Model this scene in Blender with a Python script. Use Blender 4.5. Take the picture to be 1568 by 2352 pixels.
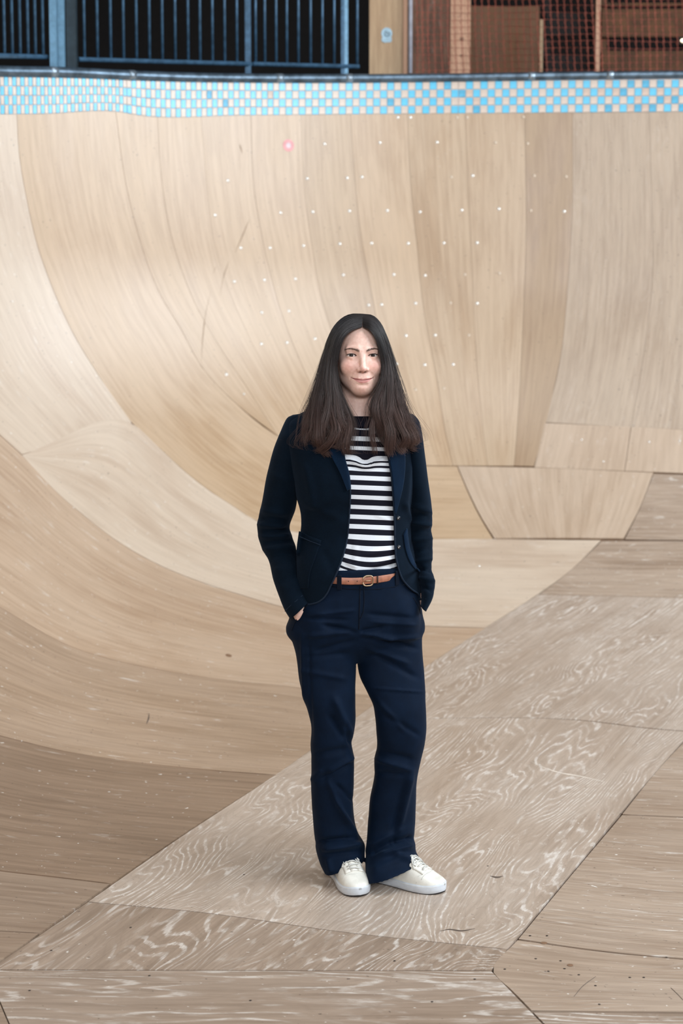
import bpy, bmesh, math, random
import numpy as np
from mathutils import Vector

random.seed(7); rng = np.random.default_rng(7)
for o in list(bpy.data.objects): bpy.data.objects.remove(o, do_unlink=True)
SC = bpy.context.scene
COL = SC.collection

# ------------------------------------------------------------------ camera
CAM_Z, PITCH, FPX, CX, CY = 1.49, math.radians(5.0), 50/36*2352, 784.0, 1176.0
cam_d = bpy.data.cameras.new('camera'); cam = bpy.data.objects.new('camera', cam_d); COL.objects.link(cam)
cam.location = (0, 0, CAM_Z); cam.rotation_euler = (math.pi/2 - PITCH, 0, 0)
cam_d.lens = 50; cam_d.sensor_width = 36; cam_d.sensor_fit = 'AUTO'; cam_d.clip_start = .05
cam_d.dof.use_dof = True; cam_d.dof.focus_distance = 4.07; cam_d.dof.aperture_fstop = 3.4
SC.camera = cam

# ------------------------------------------------------------------ light and exposure
world = bpy.data.worlds.new('hall_daylight'); SC.world = world; world.use_nodes = True
bg = world.node_tree.nodes['Background']; bg.inputs[0].default_value = (.90, .96, 1.0, 1); bg.inputs[1].default_value = .22
def area(name, loc, target, sx, sy, power, color):
    L = bpy.data.lights.new(name, 'AREA'); L.shape = 'RECTANGLE'; L.size = sx; L.size_y = sy
    L.energy = power; L.color = color
    o = bpy.data.objects.new(name, L); COL.objects.link(o); o.location = loc
    o.rotation_euler = (Vector(target) - Vector(loc)).to_track_quat('-Z', 'Y').to_euler()
    return o
area('window_light_rear', (.6, -5.2, 4.2), (-.3, 9.0, 3.0), 5.0, 1.4, 450, (.93, .97, 1.0))
area('window_row_side', (7.4, 3.0, 5.3), (-1.6, 4.6, 1.5), 11.0, 3.2, 1150, (.86, .94, 1.0))
area('skylight', (1.6, 2.6, 7.6), (0.6, 4.4, 0), 3.0, 2.6, 200, (.95, .98, 1.0))
vs = SC.view_settings
vs.view_transform = 'Standard'; vs.look = 'None'; vs.gamma = 1; vs.use_curve_mapping = False; vs.exposure = -0.06

# ------------------------------------------------------------------ projection helpers
SP, CP = math.sin(PITCH), math.cos(PITCH)
def ray(px, py):
    a = (np.asarray(px, float) - CX)/FPX; b = (CY - np.asarray(py, float))/FPX
    return np.stack([a, CP + b*SP, -SP + b*CP], -1)
def W(px, py, Y):
    "point at depth Y that stands at this place of the photograph"
    d = ray(px, py); t = np.asarray(Y)/d[..., 1]
    return d*t[..., None] + np.array([0, 0, CAM_Z])
def proj(P):
    P = np.asarray(P, float); v = P - np.array([0, 0, CAM_Z])
    f = v[..., 1]*CP - v[..., 2]*SP; u = v[..., 1]*SP + v[..., 2]*CP
    return CX + FPX*v[..., 0]/f, CY - FPX*u/f
def interp(x, tab):
    "tab rows: key, v1, v2 ... -> smooth (monotone cubic-ish) interpolation"
    tab = np.asarray(tab, float); k = tab[:, 0]; x = np.asarray(x, float)
    out = []
    for c in range(1, tab.shape[1]):
        y = tab[:, c]; m = np.gradient(y, k)
        i = np.clip(np.searchsorted(k, x) - 1, 0, len(k) - 2); h = k[i+1] - k[i]
        t = np.clip((x - k[i])/h, 0, 1)
        out.append((2*t**3-3*t**2+1)*y[i] + (t**3-2*t**2+t)*h*m[i] + (-2*t**3+3*t**2)*y[i+1] + (t**3-t**2)*h*m[i+1])
    return out if len(out) > 1 else out[0]

# ------------------------------------------------------------------ object helpers
def link(o, parent=None):
    COL.objects.link(o)
    if parent is not None: o.parent = parent
    return o
def origin(p):
    v = np.zeros(3)
    while p is not None: v += np.array(p.location); p = p.parent
    return v
def tag(o, label=None, cat=None, group=None, kind=None):
    for k, v in (('label', label), ('category', cat), ('group', group), ('kind', kind)):
        if v: o[k] = v
    return o
def empty(name, loc, label=None, cat=None, group=None, kind=None):
    o = bpy.data.objects.new(name, None); COL.objects.link(o); o.location = loc; o.empty_display_size = .1
    return tag(o, label, cat, group, kind)
def mobj(name, V, F, mat, parent=None, smooth=True, uv=None, col=None, loc=None):
    "mesh object from world coordinates (kept relative to its parent, which is never rotated)"
    V = np.asarray(V, float).reshape(-1, 3)
    base = origin(parent)
    L = np.asarray(loc, float) - base if loc is not None else np.zeros(3)
    me = bpy.data.meshes.new(name); me.from_pydata((V - base - L).tolist(), [], [tuple(int(i) for i in f) for f in F]); me.update()
    if smooth: me.polygons.foreach_set('use_smooth', [True]*len(me.polygons))
    if mat is not None: me.materials.append(mat)
    if uv is not None:
        ul = me.uv_layers.new(name='UVMap'); idx = np.empty(len(me.loops), int); me.loops.foreach_get('vertex_index', idx)
        ul.data.foreach_set('uv', np.asarray(uv, float)[idx].ravel())
    if col is not None:
        ca = me.color_attributes.new('tint', 'FLOAT_COLOR', 'POINT')
        c4 = np.ones((len(V), 4)); c4[:, :3] = col; ca.data.foreach_set('color', c4.ravel())
    o = bpy.data.objects.new(name, me); o.location = L
    return link(o, parent)
def fix_normals(o):
    bm = bmesh.new(); bm.from_mesh(o.data); bmesh.ops.recalc_face_normals(bm, faces=bm.faces); bm.to_mesh(o.data); bm.free(); return o
class MB:
    def __init__(s): s.V = []; s.F = []; s.n = 0
    def add(s, V, F):
        V = np.asarray(V, float).reshape(-1, 3); s.V.append(V); s.F += [tuple(i + s.n for i in f) for f in F]; s.n += len(V); return s
    def box(s, c, h, ax=None):
        c = np.asarray(c, float); h = np.asarray(h, float)
        A = np.eye(3) if ax is None else np.asarray(ax, float)
        P = [c + A[0]*h[0]*i + A[1]*h[1]*j + A[2]*h[2]*k for k in (-1, 1) for j in (-1, 1) for i in (-1, 1)]
        return s.add(P, [(0,2,3,1), (4,5,7,6), (0,1,5,4), (2,6,7,3), (1,3,7,5), (0,4,6,2)])
    def tube(s, P, r, n=8, cap=True, flat=1.0):
        P = np.asarray(P, float); N = len(P); r = np.broadcast_to(np.asarray(r, float), (N,))
        T = np.gradient(P, axis=0); T /= np.linalg.norm(T, axis=1)[:, None] + 1e-12
        ref = np.array([0, 0, 1.]) if abs(T[:, 2]).mean() < .8 else np.array([0, 1., 0])
        U = np.cross(T, ref); U /= np.linalg.norm(U, axis=1)[:, None] + 1e-12; Vv = np.cross(U, T)
        a = np.linspace(0, 2*math.pi, n, endpoint=False)
        R = P[:, None] + r[:, None, None]*(np.cos(a)[None, :, None]*U[:, None] + flat*np.sin(a)[None, :, None]*Vv[:, None])
        F = [(i*n+j, i*n+(j+1) % n, (i+1)*n+(j+1) % n, (i+1)*n+j) for i in range(N-1) for j in range(n)]
        if cap: F += [tuple(range(n))[::-1], tuple((N-1)*n+j for j in range(n))]
        return s.add(R, F)
    def build(s, name, mat, parent=None, smooth=False, **k): return fix_normals(mobj(name, np.concatenate(s.V), s.F, mat, parent, smooth, **k))
def gridF(n, m, wrap=False):
    "faces of an n x m vertex grid"
    return [(i*m+j, i*m+(j+1) % m, (i+1)*m+(j+1) % m, (i+1)*m+j) for i in range(n-1) for j in range(m if wrap else m-1)]
def modify(o, **mods):
    for k, kw in mods.items():
        m = o.modifiers.new(k, k)
        for a, b in kw.items(): setattr(m, a, b)
    return o

# ------------------------------------------------------------------ materials
class NT:
    def __init__(s, name):
        s.m = bpy.data.materials.new(name); s.m.use_nodes = True; s.t = s.m.node_tree; s.b = s.t.nodes['Principled BSDF']
    def n(s, typ, **kw):
        x = s.t.nodes.new(typ)
        for k, v in kw.items():
            if k.startswith('i_'): x.inputs[k[2:].replace('_', ' ')].default_value = v
            else: setattr(x, k, v)
        return x
    def l(s, a, b): s.t.links.new(a, b)
    def math(s, op, a, b=None, c=None, clamp=False):
        x = s.t.nodes.new('ShaderNodeMath'); x.operation = op; x.use_clamp = clamp
        for i, v in enumerate((a, b, c)):
            if v is None: continue
            if isinstance(v, (int, float)): x.inputs[i].default_value = v
            else: s.l(v, x.inputs[i])
        return x.outputs[0]
    def mapr(s, v, a, b, c=0., d=1.):
        x = s.t.nodes.new('ShaderNodeMapRange'); x.interpolation_type = 'SMOOTHSTEP'; s.l(v, x.inputs[0])
        for i, q in enumerate((a, b, c, d)): x.inputs[i+1].default_value = q
        return x.outputs[0]
    def mix(s, f, a, b, mode='MIX'):
        x = s.t.nodes.new('ShaderNodeMix'); x.data_type = 'RGBA'; x.blend_type = mode
        for sock, v in ((x.inputs[0], f), (x.inputs[6], a), (x.inputs[7], b)):
            if isinstance(v, (int, float)): sock.default_value = v
            elif isinstance(v, tuple): sock.default_value = (*v, 1)
            else: s.l(v, sock)
        return x.outputs[2]
    def vec(s, src, scale, off=(0, 0, 0)):
        x = s.t.nodes.new('ShaderNodeMapping'); s.l(src, x.inputs[0]); x.inputs['Scale'].default_value = scale; x.inputs['Location'].default_value = off
        return x.outputs[0]
    def noise(s, v, scale=1., detail=3., rough=.5, dist=0.):
        x = s.n('ShaderNodeTexNoise', i_Scale=scale, i_Detail=detail, i_Roughness=rough, i_Distortion=dist); s.l(v, x.inputs['Vector']); return x.outputs['Fac']
    def bump(s, h, strength, dist):
        x = s.n('ShaderNodeBump', i_Strength=strength, i_Distance=dist); s.l(h, x.inputs['Height']); s.l(x.outputs[0], s.b.inputs['Normal'])
def srgb(r, g, b):
    return tuple((c/255/12.92 if c/255 < .04045 else ((c/255+.055)/1.055)**2.4) for c in (r, g, b))
def plain(name, rgb, rough=.5, metal=0., var=.12, scale=20., bumpd=0., spec=.5, sheen=0.):
    t = NT(name); tc = t.n('ShaderNodeTexCoord').outputs['Object']
    nz = t.noise(tc, scale, 4, .6)
    c = srgb(*rgb); lo = tuple(x*(1-var*1.6) for x in c); hi = tuple(min(1, x*(1+var)) for x in c)
    t.l(t.mix(t.mapr(nz, .3, .7), lo, hi), t.b.inputs['Base Color'])
    t.b.inputs['Roughness'].default_value = rough; t.b.inputs['Metallic'].default_value = metal
    t.b.inputs['Specular IOR Level'].default_value = spec; t.b.inputs['Sheen Weight'].default_value = sheen
    if bumpd: t.bump(nz, .5, bumpd)
    return t.m
def plywood(name, c1, c2, grain=.35, white=.15, contour=0., rough=.42, cscale=1.0, seed=0., blotch=.5, coat=0., lin=40.):
    "varnished plywood: UV u runs across the grain, v along it, both in metres"
    c1, c2 = (tuple(v*.87 + (.35*c[0] + .45*c[1] + .2*c[2])*.13 for v in c) for c in (c1, c2))      # a little greyer with wear
    t = NT(name); uv = t.n('ShaderNodeUVMap').outputs[0]
    oi = t.n('ShaderNodeObjectInfo').outputs['Random']
    comb = t.n('ShaderNodeCombineXYZ'); t.l(t.math('MULTIPLY', oi, 37.), comb.inputs[2])
    add = t.n('ShaderNodeVectorMath', operation='ADD'); t.l(uv, add.inputs[0]); t.l(comb.outputs[0], add.inputs[1]); P = add.outputs[0]
    big = t.noise(t.vec(P, (3.2, 1.1, 1), (seed, seed*2, 0)), 1., 4, .55, .6)
    streak = t.noise(t.vec(P, (46, 2.2, 1), (seed, 0, 0)), 1., 3, .6, .4)
    fine = t.noise(t.vec(P, (160, 10, 1)), 1., 2, .5)
    f = t.math('ADD', t.math('MULTIPLY', big, blotch*1.5), t.math('MULTIPLY', streak, 1-blotch))
    colr = t.mix(t.mapr(f, .38, .78), srgb(*c1), srgb(*c2))
    s2 = t.mapr(t.math('ADD', t.math('MULTIPLY', streak, .6), t.math('MULTIPLY', fine, .4)), .34, .66)
    dark = t.mix(s2, tuple(1-grain for _ in range(3)), (1., 1., 1.))
    colr = t.mix(1., colr, dark, 'MULTIPLY')
    hgt = fine
    if contour:
        field = t.noise(t.vec(P, (2.6*cscale, .62*cscale, 1), (seed*3, seed, 0)), 1., 3.2, .46, .3)
        su = t.n('ShaderNodeSeparateXYZ'); t.l(P, su.inputs[0])
        ph = t.math('ADD', t.math('ADD', t.math('MULTIPLY', field, 36.), t.math('MULTIPLY', su.outputs[0], lin)), t.math('MULTIPLY', streak, .9))
        tri = t.math('PINGPONG', ph, .5)
        line = t.mapr(tri, .29, .43)
        mask = t.mapr(t.noise(t.vec(P, (5, 2.5, 1), (9, seed, 0)), 1., 4, .65), .36, .60)
        blot = t.mapr(t.noise(t.vec(P, (40, 14, 1), (3, seed, 0)), 1., 4, .7), .42, .60)
        a = t.math('MULTIPLY', t.math('MULTIPLY', line, mask), t.math('ADD', t.math('MULTIPLY', blot, .75), .25))
        patch = t.math('MULTIPLY', t.mapr(t.noise(t.vec(P, (11, 3.2, 1), (seed, 5, 0)), 1., 5, .7, .5), .60, .72), .55)
        a = t.math('MULTIPLY', t.math('MAXIMUM', a, patch), contour, clamp=True)
        dk = t.mapr(tri, .10, .0)
        colr = t.mix(t.math('MULTIPLY', dk, .22*contour), colr, tuple(x*.55 for x in srgb(*c1)))
        colr = t.mix(a, colr, srgb(226, 217, 208)); hgt = t.math('ADD', fine, t.math('MULTIPLY', line, -1.))
    if white:
        w = t.math('MULTIPLY', t.mapr(t.noise(t.vec(P, (34, 8, 1), (seed, 1, 0)), 1., 4, .6, .3), .60, .78), white)
        w2 = t.math('MULTIPLY', t.mapr(t.noise(t.vec(P, (60, 42, 1), (seed, 8, 0)), 1., 2, .5), .70, .78), min(1., white*2.6))
        colr = t.mix(t.math('MAXIMUM', w, w2), colr, srgb(228, 220, 211))
    d = t.math('MULTIPLY', t.mapr(t.noise(t.vec(P, (70, 60, 1), (2, seed, 0)), 1., 1, .5), .745, .77), .55)
    colr = t.mix(d, colr, srgb(72, 60, 54))
    t.l(colr, t.b.inputs['Base Color'])
    t.l(t.mapr(big, .3, .7, rough-.06, rough+.08), t.b.inputs['Roughness'])
    t.b.inputs['Coat Weight'].default_value = coat; t.b.inputs['Coat Roughness'].default_value = .34; t.b.inputs['Coat IOR'].default_value = 1.6
    t.bump(hgt, .25, .0008)
    return t.m

# ------------------------------------------------------------------ the bowl: plan curve swept by a quarter-pipe profile
RP, RT = 3.82, 2.30                       # plan radius of the corner, transition radius
CC = np.array([1.10, 5.48])               # plan centre of the corner
A0, A1 = math.radians(-73), math.radians(5)
ARC = RP*(A1 - A0)
def plan(s):
    "plan point and inward normal at arc length s (s<0: left wall, s>ARC: right end of the back wall)"
    s = np.asarray(s, float); a = A0 + np.clip(s, 0, ARC)/RP
    out = np.stack([np.sin(a), np.cos(a)], -1); tan = np.stack([np.cos(a), -np.sin(a)], -1)
    ex = np.where(s < 0, s, np.where(s > ARC, s - ARC, 0))
    return CC + RP*out + tan*ex[..., None], -out
def inward(x, y):
    "distance inside the plan curve, inward normal, arc length"
    q = np.stack([x, y], -1) - CC; r = np.linalg.norm(q, axis=-1) + 1e-9; a = np.arctan2(q[..., 0], q[..., 1])
    oL = np.array([math.sin(A0), math.cos(A0)]); oR = np.array([math.sin(A1), math.cos(A1)])
    tL = np.array([math.cos(A0), -math.sin(A0)]); tR = np.array([math.cos(A1), -math.sin(A1)])
    dL, dR = RP - q@oL, RP - q@oR
    arc = (a > A0) & (a < A1)
    e = np.where(arc, RP - r, np.minimum(dL, dR)); left = dL < dR
    n = np.where(arc[..., None], -q/r[..., None], np.where(left[..., None], -oL, -oR))
    s = np.where(arc, (a - A0)*RP, np.where(left, q@tL, ARC + q@tR))
    return e, n, s
def prof(e): return np.where(e >= RT, 0, RT - np.sqrt(np.clip(RT*RT - (RT - np.clip(e, 0, RT))**2, 0, None)))
def surf(px, py, off=0.):
    "where the ray through a pixel meets the bowl, with the surface normal"
    d = ray(px, py); sh = d.shape[:-1]; d = d.reshape(-1, 3); o = np.array([0, 0, CAM_Z])
    def solid(t):
        p = o + d*t[:, None]; e = inward(p[:, 0], p[:, 1])[0]
        return (p[:, 2] < prof(e)) | (e < 0)
    t = np.full(len(d), .6); hit = np.zeros(len(d), bool)
    for _ in range(150):
        nt = np.where(hit, t, t + .085); hit |= solid(nt); t = np.where(hit & (nt > t), t, nt)
        if hit.all(): break
    lo, hi = t, t + .085
    for _ in range(22):
        mid = (lo + hi)/2; sd = solid(mid); hi = np.where(sd, mid, hi); lo = np.where(sd, lo, mid)
    p = o + d*lo[:, None]; e, n2, s = inward(p[:, 0], p[:, 1])
    k = np.clip((RT - e)/RT, 0, 1); up = np.where(p[:, 2] >= RT, 0, np.sqrt(1 - k*k))
    kk = np.where(p[:, 2] >= RT, 1, k)
    N = np.concatenate([n2*kk[:, None], up[:, None]], 1)
    return (p + N*off).reshape(*sh, 3), N.reshape(*sh, 3)
def on_bowl(s, v, off=0.):
    "surface point at arc length s, v metres down the profile from height ztop (v given as height when above the transition)"
    P, n = plan(s); return P, n

M_FLOOR = plywood('plywood_floor_worn', (146, 118, 95), (168, 142, 119), .20, .45, 0, .5, seed=1)
M_FLOOR_R = plywood('plywood_floor_pale', (160, 133, 110), (182, 157, 135), .16, .75, .14, .5, seed=2)
M_STRIP = plywood('plywood_strip_chalky', (172, 148, 128), (191, 170, 152), .14, .55, .9, .46, 1.0, seed=3, coat=.4)
M_STRIP2 = plywood('plywood_strip_grained', (152, 127, 106), (171, 147, 127), .18, .3, .66, .5, 1.1, seed=4, lin=16.)
M_STRIP3 = plywood('plywood_cathedral_grain', (150, 125, 104), (168, 144, 124), .18, .3, .6, .5, .9, seed=21, lin=5.)
M_BROWN = plywood('plywood_floor_brown', (136, 108, 84), (158, 129, 104), .18, .4, 0, .46, seed=5)
M_TAN = plywood('plywood_transition_tan', (182, 148, 118), (198, 168, 140), .12, .55, 0, .40, seed=6, coat=.25)
M_TAN2 = plywood('plywood_transition_brown', (164, 133, 105), (183, 153, 126), .16, .5, 0, .44, seed=16, coat=.1)
M_PALE = plywood('plywood_transition_pale', (200, 172, 146), (214, 191, 167), .08, .5, 0, .38, seed=7, coat=.7)
M_WALL = plywood('plywood_wall_light', (184, 146, 106), (201, 168, 132), .10, .05, 0, .36, seed=8, coat=.6)
M_WALLG = plywood('plywood_wall_greyish', (180, 144, 107), (197, 166, 132), .10, .05, 0, .36, seed=9, coat=.45)
M_WALLB = plywood('plywood_wall_honey', (162, 126, 92), (178, 146, 112), .10, .05, 0, .36, seed=10, coat=.3)
M_WALLR = plywood('plywood_wall_right', (172, 144, 118), (192, 167, 142), .11, .07, .10, .4, seed=11, coat=.15)
M_PATCH = plywood('plywood_patch', (188, 158, 130), (201, 174, 148), .10, .25, 0, .44, seed=12, coat=.2)
M_UNDER = plain('plywood_edge_dark', (128, 98, 72), .8)

def heights(e, H): return np.where(e <= 0, H, prof(e))
def backing(name, s0, s1, ns, ztop):
    "the curved bearer the sheets are screwed to, 14 mm behind them"
    S = np.linspace(s0, s1, ns); P, n = plan(S); o = .014
    rows = [np.concatenate([P - n*o, np.full((ns, 1), z)], 1) for z in (ztop, 2.7, RT)]
    for th in np.linspace(.02, math.pi/2, 26):
        e = RT*(1-math.cos(th)); z = RT*(1-math.sin(th))
        rows.append(np.concatenate([P + n*(e - o*math.cos(th)), np.full((ns, 1), z - o*math.sin(th))], 1))
    o_ = mobj(name, np.array(rows), gridF(len(rows), ns), M_UNDER, loc=(0, 0, 0)); return tag(o_, kind='structure')
WL = backing('wall_left', -9.0, .9, 40, 2.98); tag(WL, 'curved plywood quarter-pipe wall on the left')
WB = backing('wall_back', .9, ARC + 4.5, 60, 3.02); tag(WB, 'curved plywood bowl wall with steel coping behind the woman')
S = np.linspace(-9.0, ARC + 4.5, 90); P, n = plan(S); edge = P + n*(RT - .02)
fl = [[*p, -.014] for p in edge] + [[7.0, -3.2, -.014], [-5.5, -3.2, -.014]]
c0 = len(fl); fl.append([1.0, 4.0, -.014])
FL = tag(mobj('floor', fl, [(i, (i+1) % c0, c0) for i in range(c0)], M_UNDER, smooth=False), 'worn plywood floor of the skate bowl', kind='structure'); fix_normals(FL)

def poly(pts, n):
    pts = np.asarray(pts, float)
    if len(pts) == 2:
        t = np.linspace(0, 1, n)[:, None]; return pts[0]*(1-t) + pts[1]*t
    L = np.concatenate([[0], np.cumsum(np.linalg.norm(np.diff(pts, axis=0), axis=1))]); L /= L[-1]
    tab = np.concatenate([L[:, None], pts], 1); x, y = interp(np.linspace(0, 1, n), tab); return np.stack([x, y], 1)
sheet_count = [0]
def sheet(mat, top, right, bottom, left, parent, along='v', proud=0., label=None, name='plywood_sheet', gap=1.1, th=.013):
    """one bent plywood sheet between four edge curves that were read off the photograph and dropped onto the bowl;
    top and bottom run left to right, left and right run downwards"""
    ln = lambda c: np.linalg.norm(np.diff(np.asarray(c, float), axis=0), axis=1).sum()
    nu = int(np.clip(max(ln(top), ln(bottom))/22, 3, 46)); nv = int(np.clip(max(ln(left), ln(right))/22, 3, 40))
    T, B, L, R = poly(top, nu), poly(bottom, nu), poly(left, nv), poly(right, nv)
    u = np.linspace(0, 1, nu)[None, :, None]; v = np.linspace(0, 1, nv)[:, None, None]
    C = (1-v)*T[None] + v*B[None] + (1-u)*L[:, None] + u*R[:, None] - ((1-u)*(1-v)*T[0] + u*(1-v)*T[-1] + (1-u)*v*B[0] + u*v*B[-1])
    # pull the rim in by the joint
    ce = C.copy()
    ce[0] += (C[1]-C[0])/(np.linalg.norm(C[1]-C[0], axis=-1, keepdims=True)+1e-6)*gap*.5; ce[-1] += (C[-2]-C[-1])/(np.linalg.norm(C[-2]-C[-1], axis=-1, keepdims=True)+1e-6)*gap*.5
    ce[:, 0] += (C[:, 1]-C[:, 0])/(np.linalg.norm(C[:, 1]-C[:, 0], axis=-1, keepdims=True)+1e-6)*gap*.5; ce[:, -1] += (C[:, -2]-C[:, -1])/(np.linalg.norm(C[:, -2]-C[:, -1], axis=-1, keepdims=True)+1e-6)*gap*.5
    sheet_count[0] += 1; lift = proud + .0012*((sheet_count[0]*7) % 5)/4
    Pt, N = surf(ce[..., 0], ce[..., 1]); Pf = Pt + N*lift; Pb = Pt - N*(th - .002)
    wu = np.linalg.norm(np.diff(Pf, axis=1), axis=2).sum(1).mean(); lv = np.linalg.norm(np.diff(Pf, axis=0), axis=2).sum(0).mean()
    U, Vv = np.meshgrid(np.linspace(0, wu, nu), np.linspace(0, lv, nv))
    uv = np.stack([U, Vv] if along == 'v' else [Vv, U], -1).reshape(-1, 2) + rng.uniform(0, 50, 2)
    Fc = [f[::-1] for f in gridF(nv, nu)]; k = nu*nv
    rim = [(0, j) for j in range(nu)] + [(i, nu-1) for i in range(1, nv)] + [(nv-1, j) for j in range(nu-2, -1, -1)] + [(i, 0) for i in range(nv-2, 0, -1)]
    Vb = Pb[[r[0] for r in rim], [r[1] for r in rim]]; Vr = Pf[[r[0] for r in rim], [r[1] for r in rim]]; uvr = uv.reshape(nv, nu, 2)[[r[0] for r in rim], [r[1] for r in rim]]
    m = len(rim); Fs = [(k+i, k+(i+1) % m, k+m+(i+1) % m, k+m+i) for i in range(m)]
    V = np.concatenate([Pf.reshape(-1, 3), Vr, Vb]); c = Pf.reshape(-1, 3).mean(0)
    o = mobj(name, V, Fc + Fs, mat, parent, uv=np.concatenate([uv, uvr, uvr]), loc=c)
    return tag(o, label)

# seams, top to bottom, in photograph pixels
TB = 253
sA = [(38,TB),(45,360),(62,460),(85,560),(120,660),(165,760),(225,860),(303,971)]
sA2 = [(303,971),(366,1029),(424,1083),(482,1128),(536,1163),(580,1192),(680,1222),(820,1234),(985,1238),(1132,1238)]
sB = [(265,TB),(290,425),(310,510),(330,580),(370,680),(415,755),(465,845),(540,925),(640,1003)]
BL = [(640,1003),(735,1043),(805,1057),(885,1066),(965,1069),(1040,1070),(1120,1070),(1180,1070),(1226,1071)]
strips = [sB,
 [(360,TB),(372,420),(395,550),(440,680),(500,790),(560,880),(640,1003)],
 [(460,TB),(480,475),(492,560),(535,690),(590,810),(650,920),(735,1043)],
 [(575,TB),(585,450),(605,560),(640,700),(690,830),(745,945),(805,1057)],
 [(690,TB),(700,450),(712,540),(742,700),(775,800),(822,920),(885,1066)],
 [(804,TB),(814,400),(830,550),(849,650),(864,730),(900,880),(965,1069)],
 [(934,TB),(943,420),(957,560),(974,720),(1004,875),(1024,1000),(1040,1070)],
 [(1067,TB),(1074,400),(1085,640),(1092,800),(1105,950),(1120,1070)],
 [(1204,TB),(1207,400),(1208,500),(1200,750),(1194,875),(1186,1000),(1180,1070)],
 [(1315,TB),(1313,500),(1300,700),(1290,800),(1270,900),(1250,985),(1226,1071)]]
mats = [M_WALL, M_WALL, M_WALL, M_WALL, M_WALLG, M_WALL, M_WALLG, M_WALLG, M_WALLB]
for i in range(9):
    a, b = strips[i], strips[i+1]
    bot = [a[-1], b[-1]] if i else [(638,1001), (640,1003)]
    sheet(mats[i], [a[0], b[0]], b, bot, a, WB, gap=.5)
# right part of the back wall
e1490 = [(1490,TB-2),(1496,450),(1499,600),(1480,800),(1449,981)]
sheet(M_WALLR, [(1315,TB),(1490,TB-2)], e1490, [(1250,970),(1449,979)], [(1315,TB),(1313,500),(1300,700),(1290,800),(1270,900),(1250,970)], WB, gap=.5)
sheet(M_WALLR, [(1490,TB-2),(1830,TB-6)], [(1830,TB-6),(1845,600),(1830,1000)], [(1449,979),(1830,1000)], e1490, WB, gap=.4)
sheet(M_PATCH, [(1250,971),(1449,980)], [(1449,980),(1434,1082)], [(1226,1074),(1434,1082)], [(1250,971),(1226,1074)], WB)
sheet(M_PATCH, [(1449,980),(1830,1001)], [(1830,1001),(1840,1098)], [(1434,1082),(1840,1098)], [(1449,980),(1434,1082)], WB)
sheet(M_WALLR, [(1830,TB-6),(2240,TB-14)], [(2240,TB-14),(2300,1100)], [(1840,1098),(2300,1100)], [(1830,TB-6),(1845,600),(1840,1098)], WB)
# left wall: sheet above the joint, then the long tails
tailB = [(735,1044),(805,1058),(885,1067),(965,1070),(1050,1071)]
sheet(M_WALL, [(38,TB),(265,TB)], sB + tailB, [(1134,1237),(1105,1190),(1075,1130),(1050,1071)], sA + sA2[1:], WB, gap=.8)
leftC = [(0,1000),(50,1045),(130,1130),(200,1190),(270,1243),(350,1290),(480,1343),(560,1368),(640,1392),(760,1416),(880,1430),(985,1438),(1112,1442)]
sheet(M_PALE, [(-330,TB-4),(38,TB)], sA, [(50,1044),(303,971)], [(-330,TB-4),(-270,480),(-190,720),(-100,904),(0,999),(50,1044)], WL)
sheet(M_PALE, [(50,1045),(303,972)] + sA2[1:-1] + [(1130,1238),(1250,1240),(1380,1241)], [(1380,1241),(1310,1310),(1236,1364),(1114,1442)], leftC[1:], [(50,1045),(50,1046)], WL, along='u', gap=.8)
leftD = [(-330,1170),(-200,1262),(-100,1334),(0,1395),(75,1440),(150,1480),(230,1508),(300,1525),(430,1550),(560,1567),(640,1574),(760,1590),(884,1600)]
sheet(M_TAN, [(-330,640),(-200,790),(-100,905)] + leftC, [(1114,1443),(990,1523),(886,1600)], leftD, [(-330,640),(-330,1170)], WL, along='u')
leftE = [(-330,1560),(-200,1625),(-100,1662),(0,1690),(60,1705),(120,1720),(270,1745),(450,1766),(632,1780)]
sheet(M_TAN2, leftD, [(884,1600),(760,1690),(634,1780)], leftE, [(-330,1170),(-330,1560)], FL, along='u')
sheet(M_BROWN, leftE, [(632,1781),(440,1903),(256,2029)], [(-330,1940),(0,2000),(130,2015),(254,2030)], [(-330,1560),(-330,1940)], FL, along='u')
sheet(M_FLOOR, [(-330,1940),(0,2001),(130,2016),(253,2031)], [(253,2031),(92,2143)], [(-330,2118),(0,2139),(91,2144)], [(-330,1940),(-330,2118)], FL, along='u')
sheet(M_FLOOR, [(-330,2118),(0,2140),(90,2145)], [(90,2145),(-26,2226)], [(-330,2222),(-26,2227)], [(-330,2118),(-330,2222)], FL, along='u')
# patch let into the back transition
sheet(M_PATCH, [(1050,1071),(1275,1076),(1500,1086)], [(1500,1086),(1470,1165),(1432,1238)], [(1135,1238),(1280,1237),(1432,1238)], [(1050,1071),(1075,1130),(1105,1190),(1135,1238)], WB, proud=.0045,
      label='pale trapezoid plywood patch let into the foot of the back wall')
sheet(M_FLOOR_R, [(1500,1088),(1840,1100),(2300,1102)], [(2300,1102),(2300,1246)], [(1434,1239),(1840,1243),(2300,1246)], [(1500,1088),(1470,1165),(1434,1239)], WB, along='u', gap=.7)
sheet(M_FLOOR_R, [(1382,1242),(1840,1244),(2300,1247)], [(2300,1247),(2300,1400)], [(1238,1366),(1568,1374),(1900,1384),(2300,1400)], [(1382,1242),(1310,1310),(1238,1366)], WB, along='u', gap=.7)
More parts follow.
